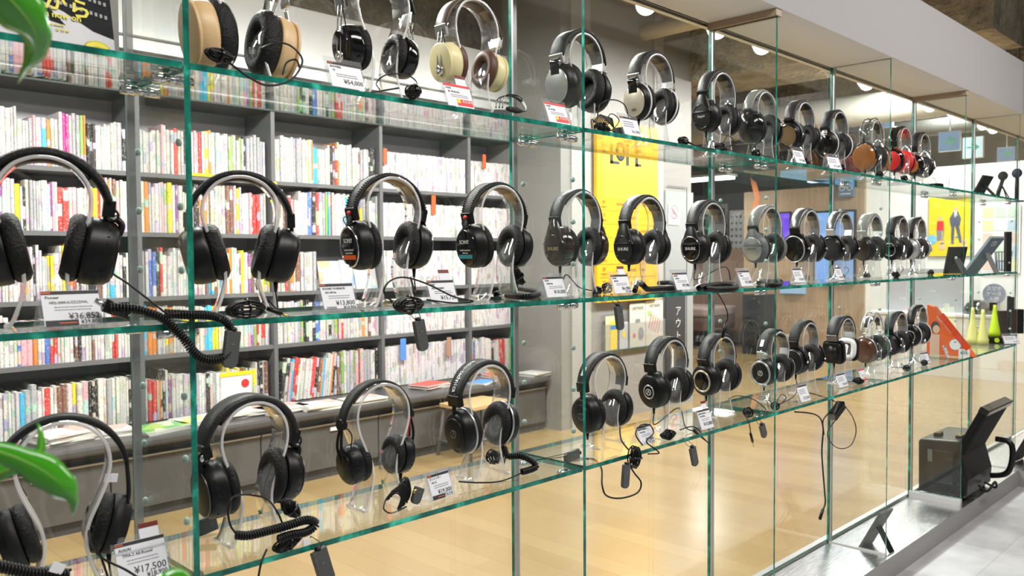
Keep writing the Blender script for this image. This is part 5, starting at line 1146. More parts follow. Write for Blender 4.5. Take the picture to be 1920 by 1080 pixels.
MB().box(P(575, 1017, 1.238)-L0, (.014, .002, .010)).build('cable_label', WHT, h)
MB().tube(spline([p-L0 for p in (P(500, 1030, 1.25), P(490, 1055, 1.235), P(484, 1085, 1.235), P(480, 1110, 1.235))], 6), .0018, 6).build('hanging_lead', RUB, h)
h = HP[(2, 2)]; L0 = Vector(h.location)
mb = MB()
rs = random.Random(9)
for k in range(14): mb.tube(spline([p-L0 for p in (P(722+2.5*k+rs.uniform(-3, 3), 940-2*k, 1.32), P(735+2.2*k, 925-2.0*k+rs.uniform(-4, 2), 1.315), P(752+1.4*k, 932-k, 1.31), P(745+1.6*k, 958-1.6*k+rs.uniform(-3, 4), 1.31))], 4), .0016, 5)
mb.build('cable_bundle', RUB, h)
MB().tube(spline([p-L0 for p in (P(722, 940, 1.31), P(720, 955, 1.30), P(735, 962, 1.30), P(762, 950, 1.30))], 6), .0016, 6).build('cable_loop', RUB, h)
cable_to(h, [(760, 895, 1.34), (748, 910, 1.33)], 2); MB().tube([P(775, 925, 1.30)-L0, P(780, 917, 1.298)-L0], .0035, 10).build('plug_pin', GLD, h)
h = HP[(2, 3)]; L0 = Vector(h.location)
bundle(h, P(925, 857, 1.36), .040, .014, 7, R(0), R(60), seed=16)
coilpart(h, [P(945, 838, 1.35), P(952, 855, 1.34), P(975, 855, 1.32), P(995, 863, 1.31), P(1005, 875, 1.30), P(990, 882, 1.30), P(978, 885, 1.30)], Rc=.006, rw=.002, pitch=.0042)
MB().tube(spline([p-L0 for p in (P(860, 903, 1.33), P(900, 905, 1.31), P(940, 902, 1.30), P(978, 887, 1.30))], 6), .0018, 6).build('cable', RUB, h)
cable_to(h, [(950, 838, 1.35)], 2)
h = HP[(2, 4)]; L0 = Vector(h.location)
MB().tube([P(1066, 862, 1.34)-L0, P(1094, 860, 1.33)-L0], .0042, 10).build('plug_grip', BLK, h); MB().tube([P(1054, 864, 1.345)-L0, P(1066, 862, 1.34)-L0], .002, 8).build('plug_pin', GLD, h)
MB().tube(spline([p-L0 for p in (P(1094, 860, 1.33), P(1115, 862, 1.30), P(1128, 880, 1.265), P(1129, 910, 1.24), P(1138, 930, 1.235), P(1165, 934, 1.235), P(1195, 924, 1.235), P(1202, 905, 1.235), P(1190, 888, 1.24), P(1180, 872, 1.24))], 9), .0022, 7).build('hanging_lead', RUB, h)
bundle(h, P(1190, 857, 1.238), .062, .016, 10, R(-8), R(-82), seed=17)
MB().tube(spline([p-L0 for p in (P(1162, 800, 1.29), P(1165, 825, 1.27), P(1180, 845, 1.25))], 6), .002, 6).build('cable', RUB, h)
MB().tube(spline([p-L0 for p in (P(1205, 835, 1.26), P(1192, 815, 1.27), P(1200, 798, 1.28), P(1218, 797, 1.28), P(1225, 812, 1.27), P(1212, 828, 1.26), P(1230, 843, 1.25), P(1235, 850, 1.245), P(1215, 851, 1.24))], 7), .0018, 6).build('cable_loop', RUB, h)
h = HP[(2, 5)]; L0 = Vector(h.location)
bundle(h, onS(1253, 815, 2, .012), .055, .012, 8, R(-5), seed=18)
MB().tube(spline([p-L0 for p in (P(1275, 806, 1.29), P(1300, 800, 1.28), P(1318, 815, 1.26))], 6), .0018, 6).build('cable', RUB, h); MB().tube([P(1300, 806, 1.27)-L0, P(1330, 832, 1.24)-L0], [.005, .001], 8).build('plug_grip', BLK, h)
cable_to(h, [(1272, 765, 1.35), (1285, 800, 1.30), (1300, 808, 1.28)], 2)
h = HP[(2, 6)]; L0 = Vector(h.location)
bundle(h, onS(1403, 773, 2, .012), .038, .013, 7, R(15), seed=19)
MB().tube(spline([p-L0 for p in (P(1366, 748, 1.30), P(1385, 742, 1.30), P(1415, 750, 1.28), P(1437, 768, 1.26))], 6), .0014, 6).build('cable_loop', RUB, h)
MB().tube(spline([p-L0 for p in (P(1398, 780, 1.27), P(1405, 795, 1.24), P(1408, 818, 1.235))], 6), .0015, 6).build('hanging_lead', RUB, h); MB().tube([P(1407, 812, 1.235)-L0, P(1411, 828, 1.235)-L0], .004, 8).build('plug_grip', BLK, h); MB().tube([P(1411, 828, 1.235)-L0, P(1413, 838, 1.235)-L0], .0016, 8).build('plug_pin', GLD, h)
h = HP[(2, 8)]; L0 = Vector(h.location)
MB().tube(spline([p-L0 for p in (P(1490, 772, 1.25), P(1530, 778, 1.238), P(1543, 800, 1.235), P(1541, 850, 1.235), P(1546, 920, 1.235), P(1547, 945, 1.235), P(1538, 965, 1.235))], 9), .0026, 6).build('hanging_lead', RUB, h)
MB().tube([P(1543, 955, 1.235)-L0, P(1537, 974, 1.235)-L0], .0055, 8).build('plug_grip', BLK, h)
h = HP[(2, 9)]; L0 = Vector(h.location)
MB().box(P(1569, 770, 1.238)-L0, (.085, .028, .03), rotm(ry=R(-24))).build('inline_box', BLKG, h, bevel=.003)
MB().tube(spline([p-L0 for p in (P(1552, 776, 1.238), P(1543, 790, 1.235), P(1545, 815, 1.235))], 6), .0022, 6).build('hanging_lead', RUB, h)
MB().tube(spline([p-L0 for p in (P(1585, 762, 1.238), P(1600, 785, 1.235), P(1605, 810, 1.235), P(1595, 835, 1.235), P(1575, 841, 1.235), P(1558, 830, 1.235), P(1552, 810, 1.235), P(1568, 785, 1.235), P(1578, 765, 1.24), P(1560, 750, 1.26), P(1530, 740, 1.29), P(1510, 735, 1.30))], 9), .0018, 6).build('hanging_lead', RUB, h)
for h in HP.values():
    for c in h.children:
        if c.name.split('.')[0] in ('cable', 'cable_bundle', 'cable_tie', 'cable_loop', 'coiled_cable', 'hanging_lead', 'plug_grip', 'plug_pin', 'plug_body', 'cable_label', 'inline_box'):
            c.rotation_euler = (0, 0, -h.rotation_euler[2])
# ------------------------------------------------------------------ security tags
def sec_tag(px, py, Y, ang, lab, up=None, L_=.060, wd=.0245, flat=False):
    c = P(px, py, Y); t = thing('security_tag', lab, 'security tag', tuple(c), 0)
    M = rotm(ry=R(ang)) if not flat else rotm(rz=R(ang)) @ rotm(rx=R(90)) @ rotm(ry=R(90))
    pts = []
    for (sx, sy, a0) in ((1, -1, 270), (1, 1, 0), (-1, 1, 90), (-1, -1, 180)):
        r = .010 if sy < 0 else .002
        for i in range(6):
            a = R(a0+90*i/5); pts.append((sx*(wd/2-r)+r*math.cos(a), sy*(L_/2-r)+r*math.sin(a)))
    mb = MB(); mb.T = M; mb.prism(pts, .009, 'y'); mb.build('housing', TAGM, t, bevel=.0012)
    mb = MB(); mb.T = M
    for k in range(5): mb.box((-wd*.40, -.0048, L_*.32-k*.004), (.003, .0008, .0016))
    mb.box((0, -.0049, .008), (.006, .0006, .003)); mb.build('moulded_marks', GRYP, t)
    if up:
        a = M @ Vector((-.006, 0, L_/2)); b = M @ Vector((.006, 0, L_/2)); mb = MB(); mb.tube([M @ Vector((0, 0, L_/2-.001)), M @ Vector((0, 0, L_/2+.005))], .0055, 8)
        for q, e in ((a, -.006), (b, .006)):
            tgt = P(*up)-c; mb.tube(spline([tuple(q+Vector((0, 0, .002))), tuple(q*.6+tgt*.4+Vector((e, 0, 0))), tuple(tgt)], 6), .0008, 5)
        mb.build('cord', RUB, t)
    return t
sec_tag(433, 655, 1.224, 8, 'dark grey security tag hanging behind the big coiled cable loop', (425, 610, 1.245), .058)
sec_tag(789, 629, 1.236, -12, 'grey security tag hanging below the middle shelf under the orange-strip headphones', (770, 572, 1.27), .060)
sec_tag(1161, 596, 1.236, -10, 'grey security tag hanging below the middle shelf in front of the yellow sign', (1145, 550, 1.27), .060)
sec_tag(606, 1062, 1.236, -17, 'large grey security tag hanging under the bottom shelf at the lower left', (582, 1005, 1.25), .066, .030)
sec_tag(1173, 893, 1.226, 7, 'light grey security tag against the oval cable bundle by the second fin', (1182, 870, 1.236), .058)
sec_tag(1301, 856, 1.236, -18, 'grey security tag hanging under the bottom shelf below the gold-ringed headphones', (1280, 820, 1.26), .055)
sec_tag(1431, 808, 1.236, -26, 'grey security tag hanging under the bottom shelf left of the third fin', (1415, 782, 1.26), .045)
t = sec_tag(1072, 876, 1.31, 84, 'light grey security tag lying on the bottom shelf beside the second fin', (1005, 885, 1.30), .052); t.location.z = ZS[2]+.0125
t = sec_tag(1162, 232, 1.29, 80, 'grey security tag lying on the top shelf beside the folded cable bundle', None, .050); t.location.z = ZS[0]+.0125
t = sec_tag(782, 935, 1.30, 25, 'dark grey security tag propped against the tangled cable under the split-arm headphones', None, .034, .022); t.location.z = ZS[2]+.019
t = sec_tag(386, 1030, 1.44, 80, 'grey security tag lying on the bottom shelf just behind the thick green fin', None, .042, .03); t.location.z = ZS[2]+.0155
t = sec_tag(938, 197, 1.30, 85, 'dark grey tag lying on the top shelf beside the looped cable by the second fin', None, .05, .02); t.location.z = ZS[0]+.0105
# ------------------------------------------------------------------ price cards
def card(px, py, row, price, maker, model, lab, red=False, tab=False, barcode=False, wd=.070, ht=.050, rz=0, stub=False, price2=None, far=False):
    p = onS(px, py, row)
    p.y = min(max(p.y, YFR+.012), 1.295 if not far else 1.33); rr_ = onY(px, py, p.y); 
    t = thing('price_card', lab, 'price card', (rr_.x, p.y, ZS[row]+.0005), R(rz), 'price cards in clear holders'); lean = R(-20)
    Mh = rotm(rx=lean); ht2 = ht+.010
    mb = MB(); mb.T = Mh; mb.box((0, .0012, ht2/2+.002), (wd+.010, .0016, ht2)); mb.T = None; mb.box((0, .018, .0012), (wd+.010, .034, .0016)); 
    if not far: mb.T = Matrix.Translation((0, .034, .0012)) @ rotm(rx=R(24)); mb.box((0, 0, ht*.42), (wd+.010, .0016, ht*.84))
    mb.build('clear_holder', [HOLDER, EDGE], t)
    mb = MB(); mb.T = Mh; mb.box((0, -.0004, ht/2+.003), (wd, .0008, ht))
    cd = mb.build('card', CARDW, t)
    M = Mh @ Matrix.Translation((0, -.0012, 0))
    mb = MB(); mb.T = Mh; mb.box((0, -.0011, ht), (wd, .0006, .005)); mb.build('top_band', RDI if red else INK, cd)
    if not red: mb = MB(); mb.T = Mh; mb.box((-wd*.42, -.0016, ht), (wd*.16, .0004, .002)); mb.build('band_mark', ORI, cd)
    if far:
        mb = MB(); mb.T = Mh
        for k in range(3): mb.box((-wd*.1, -.0011, ht*.78-k*.006), (wd*.6, .0006, .0018))
        mb.T = None; mb.text(price, ht*.24, M @ Matrix.Translation((wd*.45, 0, ht*.26)), align='RIGHT'); mb.build('print', INKG, cd)
    else:
        mb = MB(); mb.text(maker, ht*.115, M @ Matrix.Translation((-wd*.44, 0, ht*.86)), align='LEFT'); mb.text(model, ht*.105, M @ Matrix.Translation((-wd*.38, 0, ht*.71)), align='LEFT')
        if not red: mb.text(price, ht*.25, M @ Matrix.Translation((wd*.47, 0, ht*.30)), align='RIGHT'); mb.text(price2 or '', ht*.16, M @ Matrix.Translation((wd*.47, 0, ht*.13)), align='RIGHT')
        mb.build('print', INK, cd)
        mb = MB(); mb.T = Mh
        rs = random.Random(int(px))
        for k in range(2):
            xx = -wd*.30
            while xx < wd*.32:
                l = rs.uniform(.001, .004); mb.box((xx+l/2, -.0011, ht*.58-k*ht*.08), (l, .0005, .0011)); xx += l+.0008
        if barcode:
            xx = -wd*.42
            while xx < -wd*.12: l = rs.choice([.0004, .0008]); mb.box((xx+l/2, -.0011, ht*.12), (l, .0005, ht*.12)); xx += l+.0008
            mb.box((0, -.0011, .0042), (wd, .0006, .0012))
        mb.build('fine_print', INKG, cd)
        if stub: mb = MB(); mb.T = Mh; mb.box((-wd*.20, -.0011, ht*.12), (wd*.56, .0006, ht*.17)); mb.build('dark_stub', INK, cd); mb = MB(); mb.T = Mh; mb.box((-wd*.1, -.0016, ht*.12), (wd*.3, .0004, ht*.03)); mb.build('stub_mark', ORI, cd)
        if red:
            mb = MB(); mb.T = Mh; mb.box((wd*.18, -.0011, ht*.26), (wd*.60, .0006, ht*.28)); mb.build('red_price_box', RDI, cd)
            mb = MB(); mb.T = Mh; mb.box((-wd*.06, -.0016, ht*.31), (wd*.12, .0004, ht*.18)); mb.build('yellow_patch', YLI, cd)
            mb = MB(); mb.text(price, ht*.17, M @ Matrix.Translation((wd*.46, -.0006, ht*.30)), align='RIGHT'); mb.build('price_print', WHT, cd)
    if tab:
        mb = MB(); mb.T = Mh @ Matrix.Translation((wd*.22, .0, ht+.014)); mb.box((0, 0, 0), (wd*.4, .0008, .022)); tb = mb.build('upper_tab', CARDW, t)
        mb = MB(); mb.T = Mh @ Matrix.Translation((wd*.22, -.0008, ht+.022)); mb.box((0, 0, 0), (wd*.4, .0006, .007)); mb.build('tab_band', pbr('dark_red_band', (.18, .02, .01), .5), tb)
    return t
card(140, 606, 1, '¥36,852', 'Pioneer', 'HDJ-2000-K/ZZCDWL', 'price card reading 36,852 yen beside the big coiled cable', stub=True, price2='¥39,800', wd=.078, ht=.052)
card(640, 575, 1, '¥13,800', 'SOUND WARRIOR', 'SW-HP10s', 'price card reading 13,800 yen left of the orange-strip headphones', barcode=True, price2='¥14,904')
card(835, 560, 1, '¥15,723', 'SONY', 'MDR-CD900ST', 'price card with a small upper tab reading 15,723 yen behind the wound cable', tab=True)
card(1046, 552, 1, '¥18,000', 'SONY', 'MDR7506', 'price card reading 18,000 yen left of the second fin')
card(1170, 548, 1, '¥6,980', 'SHURE', 'SRH440', 'price card with dark red tab reading 6,980 yen right of the second fin', tab=True, price2='¥7,538')
card(1283, 540, 1, '¥9,980', 'SHURE', 'SRH840', 'price card reading 9,980 yen left of the thin silver-ringed headphones')
card(1402, 537, 1, '¥15,800', 'SHURE', 'SRH940', 'price card reading 15,800 yen by the third fin on the middle shelf')
card(1502, 530, 1, '¥28,800', '', '', 'price card reading 28,800 yen right of the third fin on the middle shelf', far=True)
card(1578, 526, 1, '¥9,800', '', '', 'narrow price card before the pale blue screen', far=True, wd=.05)
card(655, 162, 0, '¥54,000', 'BOWERS', 'P7', 'price card reading 54,000 yen under the chrome-rodded headphones on the top shelf')
card(866, 196, 0, '¥20,800', 'KOSS', 'BC 90 BLACK', 'red-banded price card with small tab reading 20,800 yen beside the cream-cupped headphones', red=True, tab=True)
card(1050, 224, 0, '¥28,000', 'KOSS', 'BC 90 BLK', 'red-banded price card by the silver-faced headphones left of the second fin', red=True)
card(1188, 240, 0, '¥6,980', '', '', 'price card with a brown top edge behind the folded cable on the top shelf', far=True)
card(1503, 303, 0, '¥19,800', '', '', 'price card reading 19,800 yen under the bronze mesh headphones', far=True)
card(1568, 310, 0, '¥12,800', '', '', 'tilted price card under the white-rimmed top-shelf headphones', far=True, rz=-10)
card(272, 1065, 2, '¥17,500', 'AIAIAI', 'TMA-2 All-Round', 'price card with upper tab reading 17,500 yen at the lower left', tab=True, barcode=True, price2='¥18,900', wd=.075, ht=.060)
card(832, 925, 2, '¥19,000', 'ゼンハイザー', 'HD 25', 'price card reading 19,000 yen between the split-arm and white-lettered headphones', stub=True, price2='¥20,520', wd=.062, rz=6)
card(1216, 835, 2, '¥7,480', 'audio-technica', 'ATH-M30x', 'price card reading 7,480 yen in front of the oval cable bundle', price2='¥7,870', wd=.062)
card(1328, 806, 2, '¥10,880', 'audio-technica', 'ATH-M40x', 'price card with a small red tab reading 10,880 yen under the gold-ringed headphones', tab=True, wd=.064, ht=.056)
card(1512, 756, 2, '¥22,800', '', '', 'price card under the fork-armed headphones on the bottom shelf', far=True, ht=.056)
card(1583, 727, 2, '¥35,800', '', '', 'price card reading 35,800 yen under the squarish-cupped headphones', far=True, wd=.078)
card(1622, 708, 2, '¥46,800', 'A', 'W', 'small red-priced card under the dark wood-cupped headphones', red=True, wd=.055)
card(1738, 683, 2, '¥26,800', '', '', 'price card beside the cable heap near the orange package', far=True, rz=-8)
card(1778, 670, 2, '¥3,980', '', '', 'tilted price card in front of the orange package', far=True, rz=10)
# ------------------------------------------------------------------ far bay products
def slab(name, lab, cat, x, y, Y, w_, h_, lean, rz, mat, th=.010, strut=True, sm=BLK, bevel=.001, zz=None):
    p = onY(x, y, Y); t = thing(name, lab, cat, (p.x, Y, zz), R(rz)); M = rotm(rx=R(lean))
    mb = MB(); mb.T = M; mb.box((0, 0, h_/2+.002), (w_, th, h_)); mb.build('panel', mat, t, bevel=bevel)
    if strut:
        a = M @ Vector((0, -th/2, h_*.6)); L_ = a.z*1.03; ft = Vector((0, a.y-.055, .002)); d = ft-a
        mb = MB(); mb.box((a+ft)/2, (w_*.35, .005, d.length), rotm(rx=math.atan2(d.y, -d.z)*1.0)); mb.build('strut', sm, t)
    return t
slab('tablet_stand', 'black tablet leaning on its strut, top shelf right of the far beige cap', 'tablet', 1830, 358, 1.38, .12, .125, 28, -6, BLK, .012, zz=ZS[0])
p = onY(1763, 348, 1.30); t = thing('small_gadget', 'small flat black gadget with thin wires on the top shelf left of the fifth fin', 'gadget', (p.x, 1.32, ZS[0]))
MB().rbox((0, 0, .012), (.075, .045, .024), .006).build('case', BLKG, t); MB().tube(spline([(.01, 0, .02), (-.005, 0, .045), (-.02, .01, .05)], 5), .0012, 5).tube(spline([(.03, 0, .006), (.10, -.02, .006), (.12, -.02, .05)], 5), .0012, 5).build('wires', RUB, t)
p = onY(1880, 360, 1.34); t = thing('desk_microphone', 'small black desk microphone with a round head on wire legs, top shelf', 'microphone', (p.x, 1.34, ZS[0]))
MB().lathe([(0, -.012), (.022, -.010), (.026, 0), (.022, .010), (0, .012)], Matrix.Translation((0, 0, .135)), seg=20).build('head', MESH, t); MB().tube([(0, 0, .12), (.0, .02, .05), (0, .03, .0)], .011, 10).build('body', BLK, t)
for dx, dy in ((-.03, -.03), (.03, -.03), (0, .05)): MB().tube([(0, 0, .075), (dx, dy, .002)], .0035, 6).build('leg', BLK, t)
p = onY(1906, 372, 1.33); t = thing('slim_microphone_stand', 'tall slim black stand with a rounded head at the right end of the top shelf', 'microphone', (p.x, 1.33, ZS[0]))
MB().tube([(0, 0, 0), (0, 0, .15)], .010, 10).build('post', BLK, t); MB().lathe([(0, -.02), (.022, -.015), (.028, 0), (.022, .015), (0, .02)], Matrix.Translation((0, 0, .165)), seg=18).build('head', pbr('dark_blue_foam', (.015, .02, .05), .7), t); MB().lathe([(.04, 0), (.038, .008), (0, .010)], rotm(ry=R(-90)), seg=20).build('foot', BLK, t)
slab('tablet_stand', 'black picture-frame tablet standing with its back and strut toward the corridor, middle shelf', 'tablet', 1786, 512, 1.35, .105, .135, 14, -32, BLKM, .010, zz=ZS[1])
t = slab('tall_blue_box', 'long slanting silver-blue panel with a round white emblem on the middle shelf', 'display panel', 1818, 514, 1.36, .10, .235, 40, -22, None or pbr('silver_blue_panel', (.30, .40, .46), .25, .5), .014, zz=ZS[1], sm=GRYP)
mb = MB(); mb.T = rotm(rx=R(40)); mb.torus(Matrix.Translation((0, -.0075, .20)) @ rotm(rz=R(-90)), .014, .0016, seg=24, ns=6, rh=.001); mb.T = None; mb.text('S', .022, rotm(rx=R(40)) @ Matrix.Translation((0, -.0085, .20))); mb.build('emblem', LOGO, t)
t = slab('upright_black_device', 'tall thin black device standing upright at the right end of the middle shelf', 'device', 1889, 503, 1.275, .030, .215, 0, -40, BLKM, .022, strut=False, zz=ZS[1])
mb = MB(); mb.lathe([(.006, 0), (.006, .002)], Matrix.Translation((0, -.012, .05)) @ rotm(rz=R(-90)), seg=12); mb.build('button', SIL, t)
p = onY(1872, 490, 1.40); t = thing('wire_basket_cup', 'clear ribbed plastic cup behind the upright black device', 'cup', (p.x+.1, 1.40, ZS[1]))
mb = MB()
for k in range(16): a = 2*PI*k/16; mb.tube([(.035*math.cos(a), .035*math.sin(a), 0), (.045*math.cos(a), .045*math.sin(a), .11)], .002, 5)
for z, r in ((.002, .035), (.055, .040), (.11, .045)): mb.tube([(r*math.cos(a), r*math.sin(a), z) for a in [2*PI*i/20 for i in range(20)]], .003, 6, closed=True)
mb.build('ribs', GRYP, t)
# orange wedge package
X0 = 4.42; t = thing('wedge_package', 'orange wedge-shaped package with a printed woman and white lettering on the bottom shelf', 'package', (X0, 1.35, ZS[2]))
ORP = pbr('orange_package', (.80, .13, .02), .35)
pts = [(.10, 0), (-.115, 0), (.07, .235), (.10, .245)]
MB().prism([(y, z) for y, z in pts], .05, 'x', (0, 0, 0)).build('box', ORP, t, bevel=.001)
mb = MB(); mb.box((-.027, -.028, .118), (.003, .205, .030), rotm(rx=R(52))); mb.build('slanted_edge_band', pbr('deep_orange_band', (.70, .06, .01), .35), t)
mb = MB(); Mx = Matrix.Translation((-.0262, 0, 0)) @ rotm(rz=R(-90))
mb.lathe([(.026, 0), (.026, .001)], Matrix.Translation((-.0262, -.032, .055)) @ rotm(rz=PI), seg=20); mb.text('TRAVEL', .020, Mx @ Matrix.Translation((-.03, 0, .165)) @ rotm(ry=R(40))); mb.text('PILLOW', .018, Mx @ Matrix.Translation((.012, 0, .118)) @ rotm(ry=R(42))); mb.build('white_lettering', WHT, t)
mb = MB(); mb.lathe([(.016, 0), (.016, .0012)], Matrix.Translation((-.0262, .055, .125)) @ rotm(rz=PI), seg=16, rz=1.3); mb.box((-.0265, .062, .05), (.001, .045, .10)); mb.build('printed_woman', SKN, t)
MB().lathe([(.021, 0), (.021, .001)], Matrix.Translation((-.0258, .060, .135)) @ rotm(rz=PI), seg=16, rz=1.4).build('printed_hair', HRD, t)
mb = MB(); mb.box((-.0268, -.072, .018), (.001, .05, .036)); mb.build('black_white_label', WHT, t)
mb = MB(); mb.text('62%', .02, Mx @ Matrix.Translation((.072, -.002, .018))); mb.build('label_print', INK, t)
# cones
def cone(x, Y, X, hh, mat, lab, base=True):
    t = thing('cone_speaker', lab, 'cone', (X, Y, ZS[2])); z0 = .035 if base else .0
    MB().lathe([(.032, z0), (.028, z0+hh*.15), (.016, z0+hh*.55), (.009, z0+hh*.9), (.008, z0+hh), (0, z0+hh+.001)], rotm(ry=R(-90)), seg=24).build('cone', mat, t)
    if base:
        MB().box((0, 0, .017), (.10, .105, .034)).build('black_base', BLK, t, bevel=.002); mb = MB()
        for dy in (-.026, .026): mb.lathe([(.013, 0), (.013, .001)], Matrix.Translation((-.0502, dy, .018)) @ rotm(rz=PI), seg=18)
        mb.build('lime_dots', mat, t); MB().box((.012, .012, z0+hh-.01), (.014, .035, .045)).build('black_cap', BLK, t)
    return t
LIME = pbr('lime_plastic', (.55, .78, .03), .35); PYEL = pbr('pale_yellow_plastic', (.70, .72, .25), .4)
def Xat(x, Y): return onY(x, 600, Y).x
cone(0, 1.36, Xat(1865, 1.36), .175, LIME, 'lime green cone on a black base with two lime dots')
cone(0, 1.43, Xat(1824, 1.43), .20, PYEL, 'pale yellow cone standing left of its twin behind the orange package', False)
cone(0, 1.38, Xat(1843, 1.38), .19, PYEL, 'pale yellow cone just left of the lime green cone', False)
t = slab('clear_display_frame', 'white-edged clear frame around the two pale yellow cones', 'frame', 1850, 630, 1.43, .10, .22, 0, -60, HOLDER, .004, strut=False, zz=ZS[2])
p = onY(1891, 620, 1.30); t = thing('phone_tripod', 'tall black phone clip stand beside the lime cone', 'phone stand', (p.x, 1.30, ZS[2]), R(-30))
MB().tube([(0, 0, 0), (0, 0, .26)], .010, 10).build('post', BLK, t); MB().box((0, 0, .004), (.07, .07, .008)).build('foot', BLK, t); MB().box((0, -.012, .22), (.035, .012, .07)).build('clip', BLKM, t)
for i, (x, Y, w_, h_) in enumerate([(1878, 1.44, .07, .15), (1903, 1.42, .08, .15)]):
    slab('dark_box', ['dark box standing behind the lime cone', 'dark box at the right end of the bottom shelf'][i], 'box', x, 620, Y, w_, h_, 0, -40, BLKM, .05, strut=False, zz=ZS[2])
t = card(1898, 652, 2, '¥3,480', '', '', 'wide tilted price card in front of the lime cone at the right end', far=True, wd=.10, rz=-30)
# ------------------------------------------------------------------ things on the steel plinth
t = slab('leaning_tablet', 'grey tablet leaning on its strut on the steel plinth beside the uncapped fin', 'tablet', 1622, 1030, 1.355, .10, .185, 28, -6, pbr('tablet_back_grey', (.11, .11, .11), .4), .010, zz=ZTR)
slab('leaning_tablet', 'dark tablet leaning on the plinth at the far right edge', 'tablet', 1906, 838, 1.30, .16, .19, 26, -6, BLKM, .012, zz=ZTR+.001)
# black equipment case
t = thing('equipment_case', 'large black hard case with a slanted lid panel and side handle on the steel plinth', 'case', (4.56, 1.34, ZTR), R(0))
mb = MB(); pts = [(.125, .0), (-.085, .0), (-.095, .012), (-.10, .09), (-.07, .20), (-.06, .275), (.115, .265), (.128, .25)]
mb.prism(pts, .40, 'x', (0, .005, .012)); mb.build('body', BLK, t, bevel=.012, bseg=3)
MB().box((-.195, .012, .03), (.008, .17, .012)).box((-.202, .03, .15), (.004, .12, .16)).build('side_panel', BLKG, t, bevel=.003)
mb = MB(); mb.box((0, -.080, .29), (.40, .035, .33), rotm(rx=R(26))); mb.build('lid_panel', pbr('rough_black_shell', (.005, .005, .0055), .7, spec=.2), t, bevel=.008)
mb = MB(); mb.box((0, -.104, .30), (.34, .006, .26), rotm(rx=R(26))); mb.build('lid_recess', MATS['rough_black_shell'], t, bevel=.003)
mb = MB(); mb.box((0, -.160, .445), (.405, .045, .03), rotm(rx=R(26))); mb.build('lid_edge', BLKG, t, bevel=.004)
MB().tube(spline([(.12, -.13, .26), (.12, -.185, .255), (.12, -.205, .22), (.12, -.20, .14), (.12, -.175, .09), (.12, -.11, .07)], 6), .014, 12).build('carry_handle', BLK, t)
MB().tube(spline([(.05, -.10, .05), (.05, -.15, .03), (.0, -.16, .07), (-.05, -.14, .03), (-.08, -.11, .06)], 6), .006, 8).build('strap', BLKM, t)
for yy in (-.05, .05): MB().rbox((-.1, yy+.02, .285), (.05, .03, .03), .005, axis='x').build('latch', BLKG, t)
for sx in (-.16, .16):
    for yy in (-.06, .09): MB().lathe([(.012, 0), (.014, .012)], Matrix.Translation((sx, yy, 0)) @ rotm(ry=R(-90)), seg=12).build('rubber_foot', RUB, t)
MB().box((-.2045, .075, .20), (.001, .02, .06)).build('label_plate', GRYP, t)
# ------------------------------------------------------------------ leaflets at the upper left
t = thing('display_poster', 'standing black and white street photo poster with large yellow writing on the top shelf', 'poster', (.345, 1.38, ZS[0]), R(0)); lean = R(-12)
hw = .165; HT = .26; Mh = rotm(rx=lean)
mb = MB(); mb.T = Mh; mb.box((0, 0, HT/2), (2*hw, .003, HT)); mb.build('sheet', pbr('poster_pale_grey', (.55, .55, .57), .35, noise=.12, nscale=30), t)
mb = MB(); mb.T = Mh; DKP = pbr('poster_dark_photo', (.018, .018, .02), .7, spec=.2, noise=.6, nscale=60)
mb.prism([(-.06, HT), (hw, HT), (hw, .050), (.135, .058), (.095, .082), (.05, .100), (-.02, .118)], .0006, 'y', (0, -.002, 0)); mb.prism([(.050, .094), (.072, .086), (.095, .060), (.072, .064)], .0006, 'y', (0, -.002, 0)); mb.prism([(-.045, .094), (-.02, .092), (.002, .074), (-.02, .080)], .0006, 'y', (0, -.002, 0)); mb.build('dark_photo_area', DKP, t)
mb = MB(); mb.T = Mh
for k in range(4):
    for j in range(14): mb.box((.062+j*.0072, -.0028, .100+k*.022-j*.0012), (.004, .0004, .006))
mb.build('window_rows', pbr('poster_mid_grey', (.28, .28, .28), .4), t)
YW2 = pbr('poster_yellow_lettering', (.80, .70, .0), .4)
mb = MB()
def pt(tx, x, z, s, al='CENTER'): mb.text(tx, s, Mh @ Matrix.Translation((x, -.0034, z)), align=al, ext=.0004, bold=s*.022)
pt('れ', .045, .100, .036); pt('か', .082, .094, .034); pt('ら', .118, .088, .034); pt('ト', .118, .122, .034); pt('こ', .082, .128, .034)
pt('from now on', .082, .0735, .0135); pt('music & design', -.03, .066, .009); pt('exhibition of everyday sound', .06, .058, .0055); pt('2F 3F 4F', .09, .050, .0055)
mb.build('yellow_lettering', YW2, t)
mb = MB(); mb.torus(Mh @ Matrix.Translation((.138, -.003, .030)) @ rotm(rz=R(-90)), .006, .006, ry=1.6, rz=1.0, seg=28, ns=8, rh=.0008)
mb.build('yellow_roundel', YW2, t)
mb = MB(); mb.box((0, .03, .002), (2*hw, .08, .003)); mb.build('stand_foot', HOLDER, t)
t = thing('blank_panel', 'plain cream board behind the street photo poster on the top shelf', 'board', (.47, 1.45, ZS[0])); MB().box((0, 0, .16), (.14, .004, .32)).build('sheet', pbr('cream_board', (.36, .35, .33), .5), t)
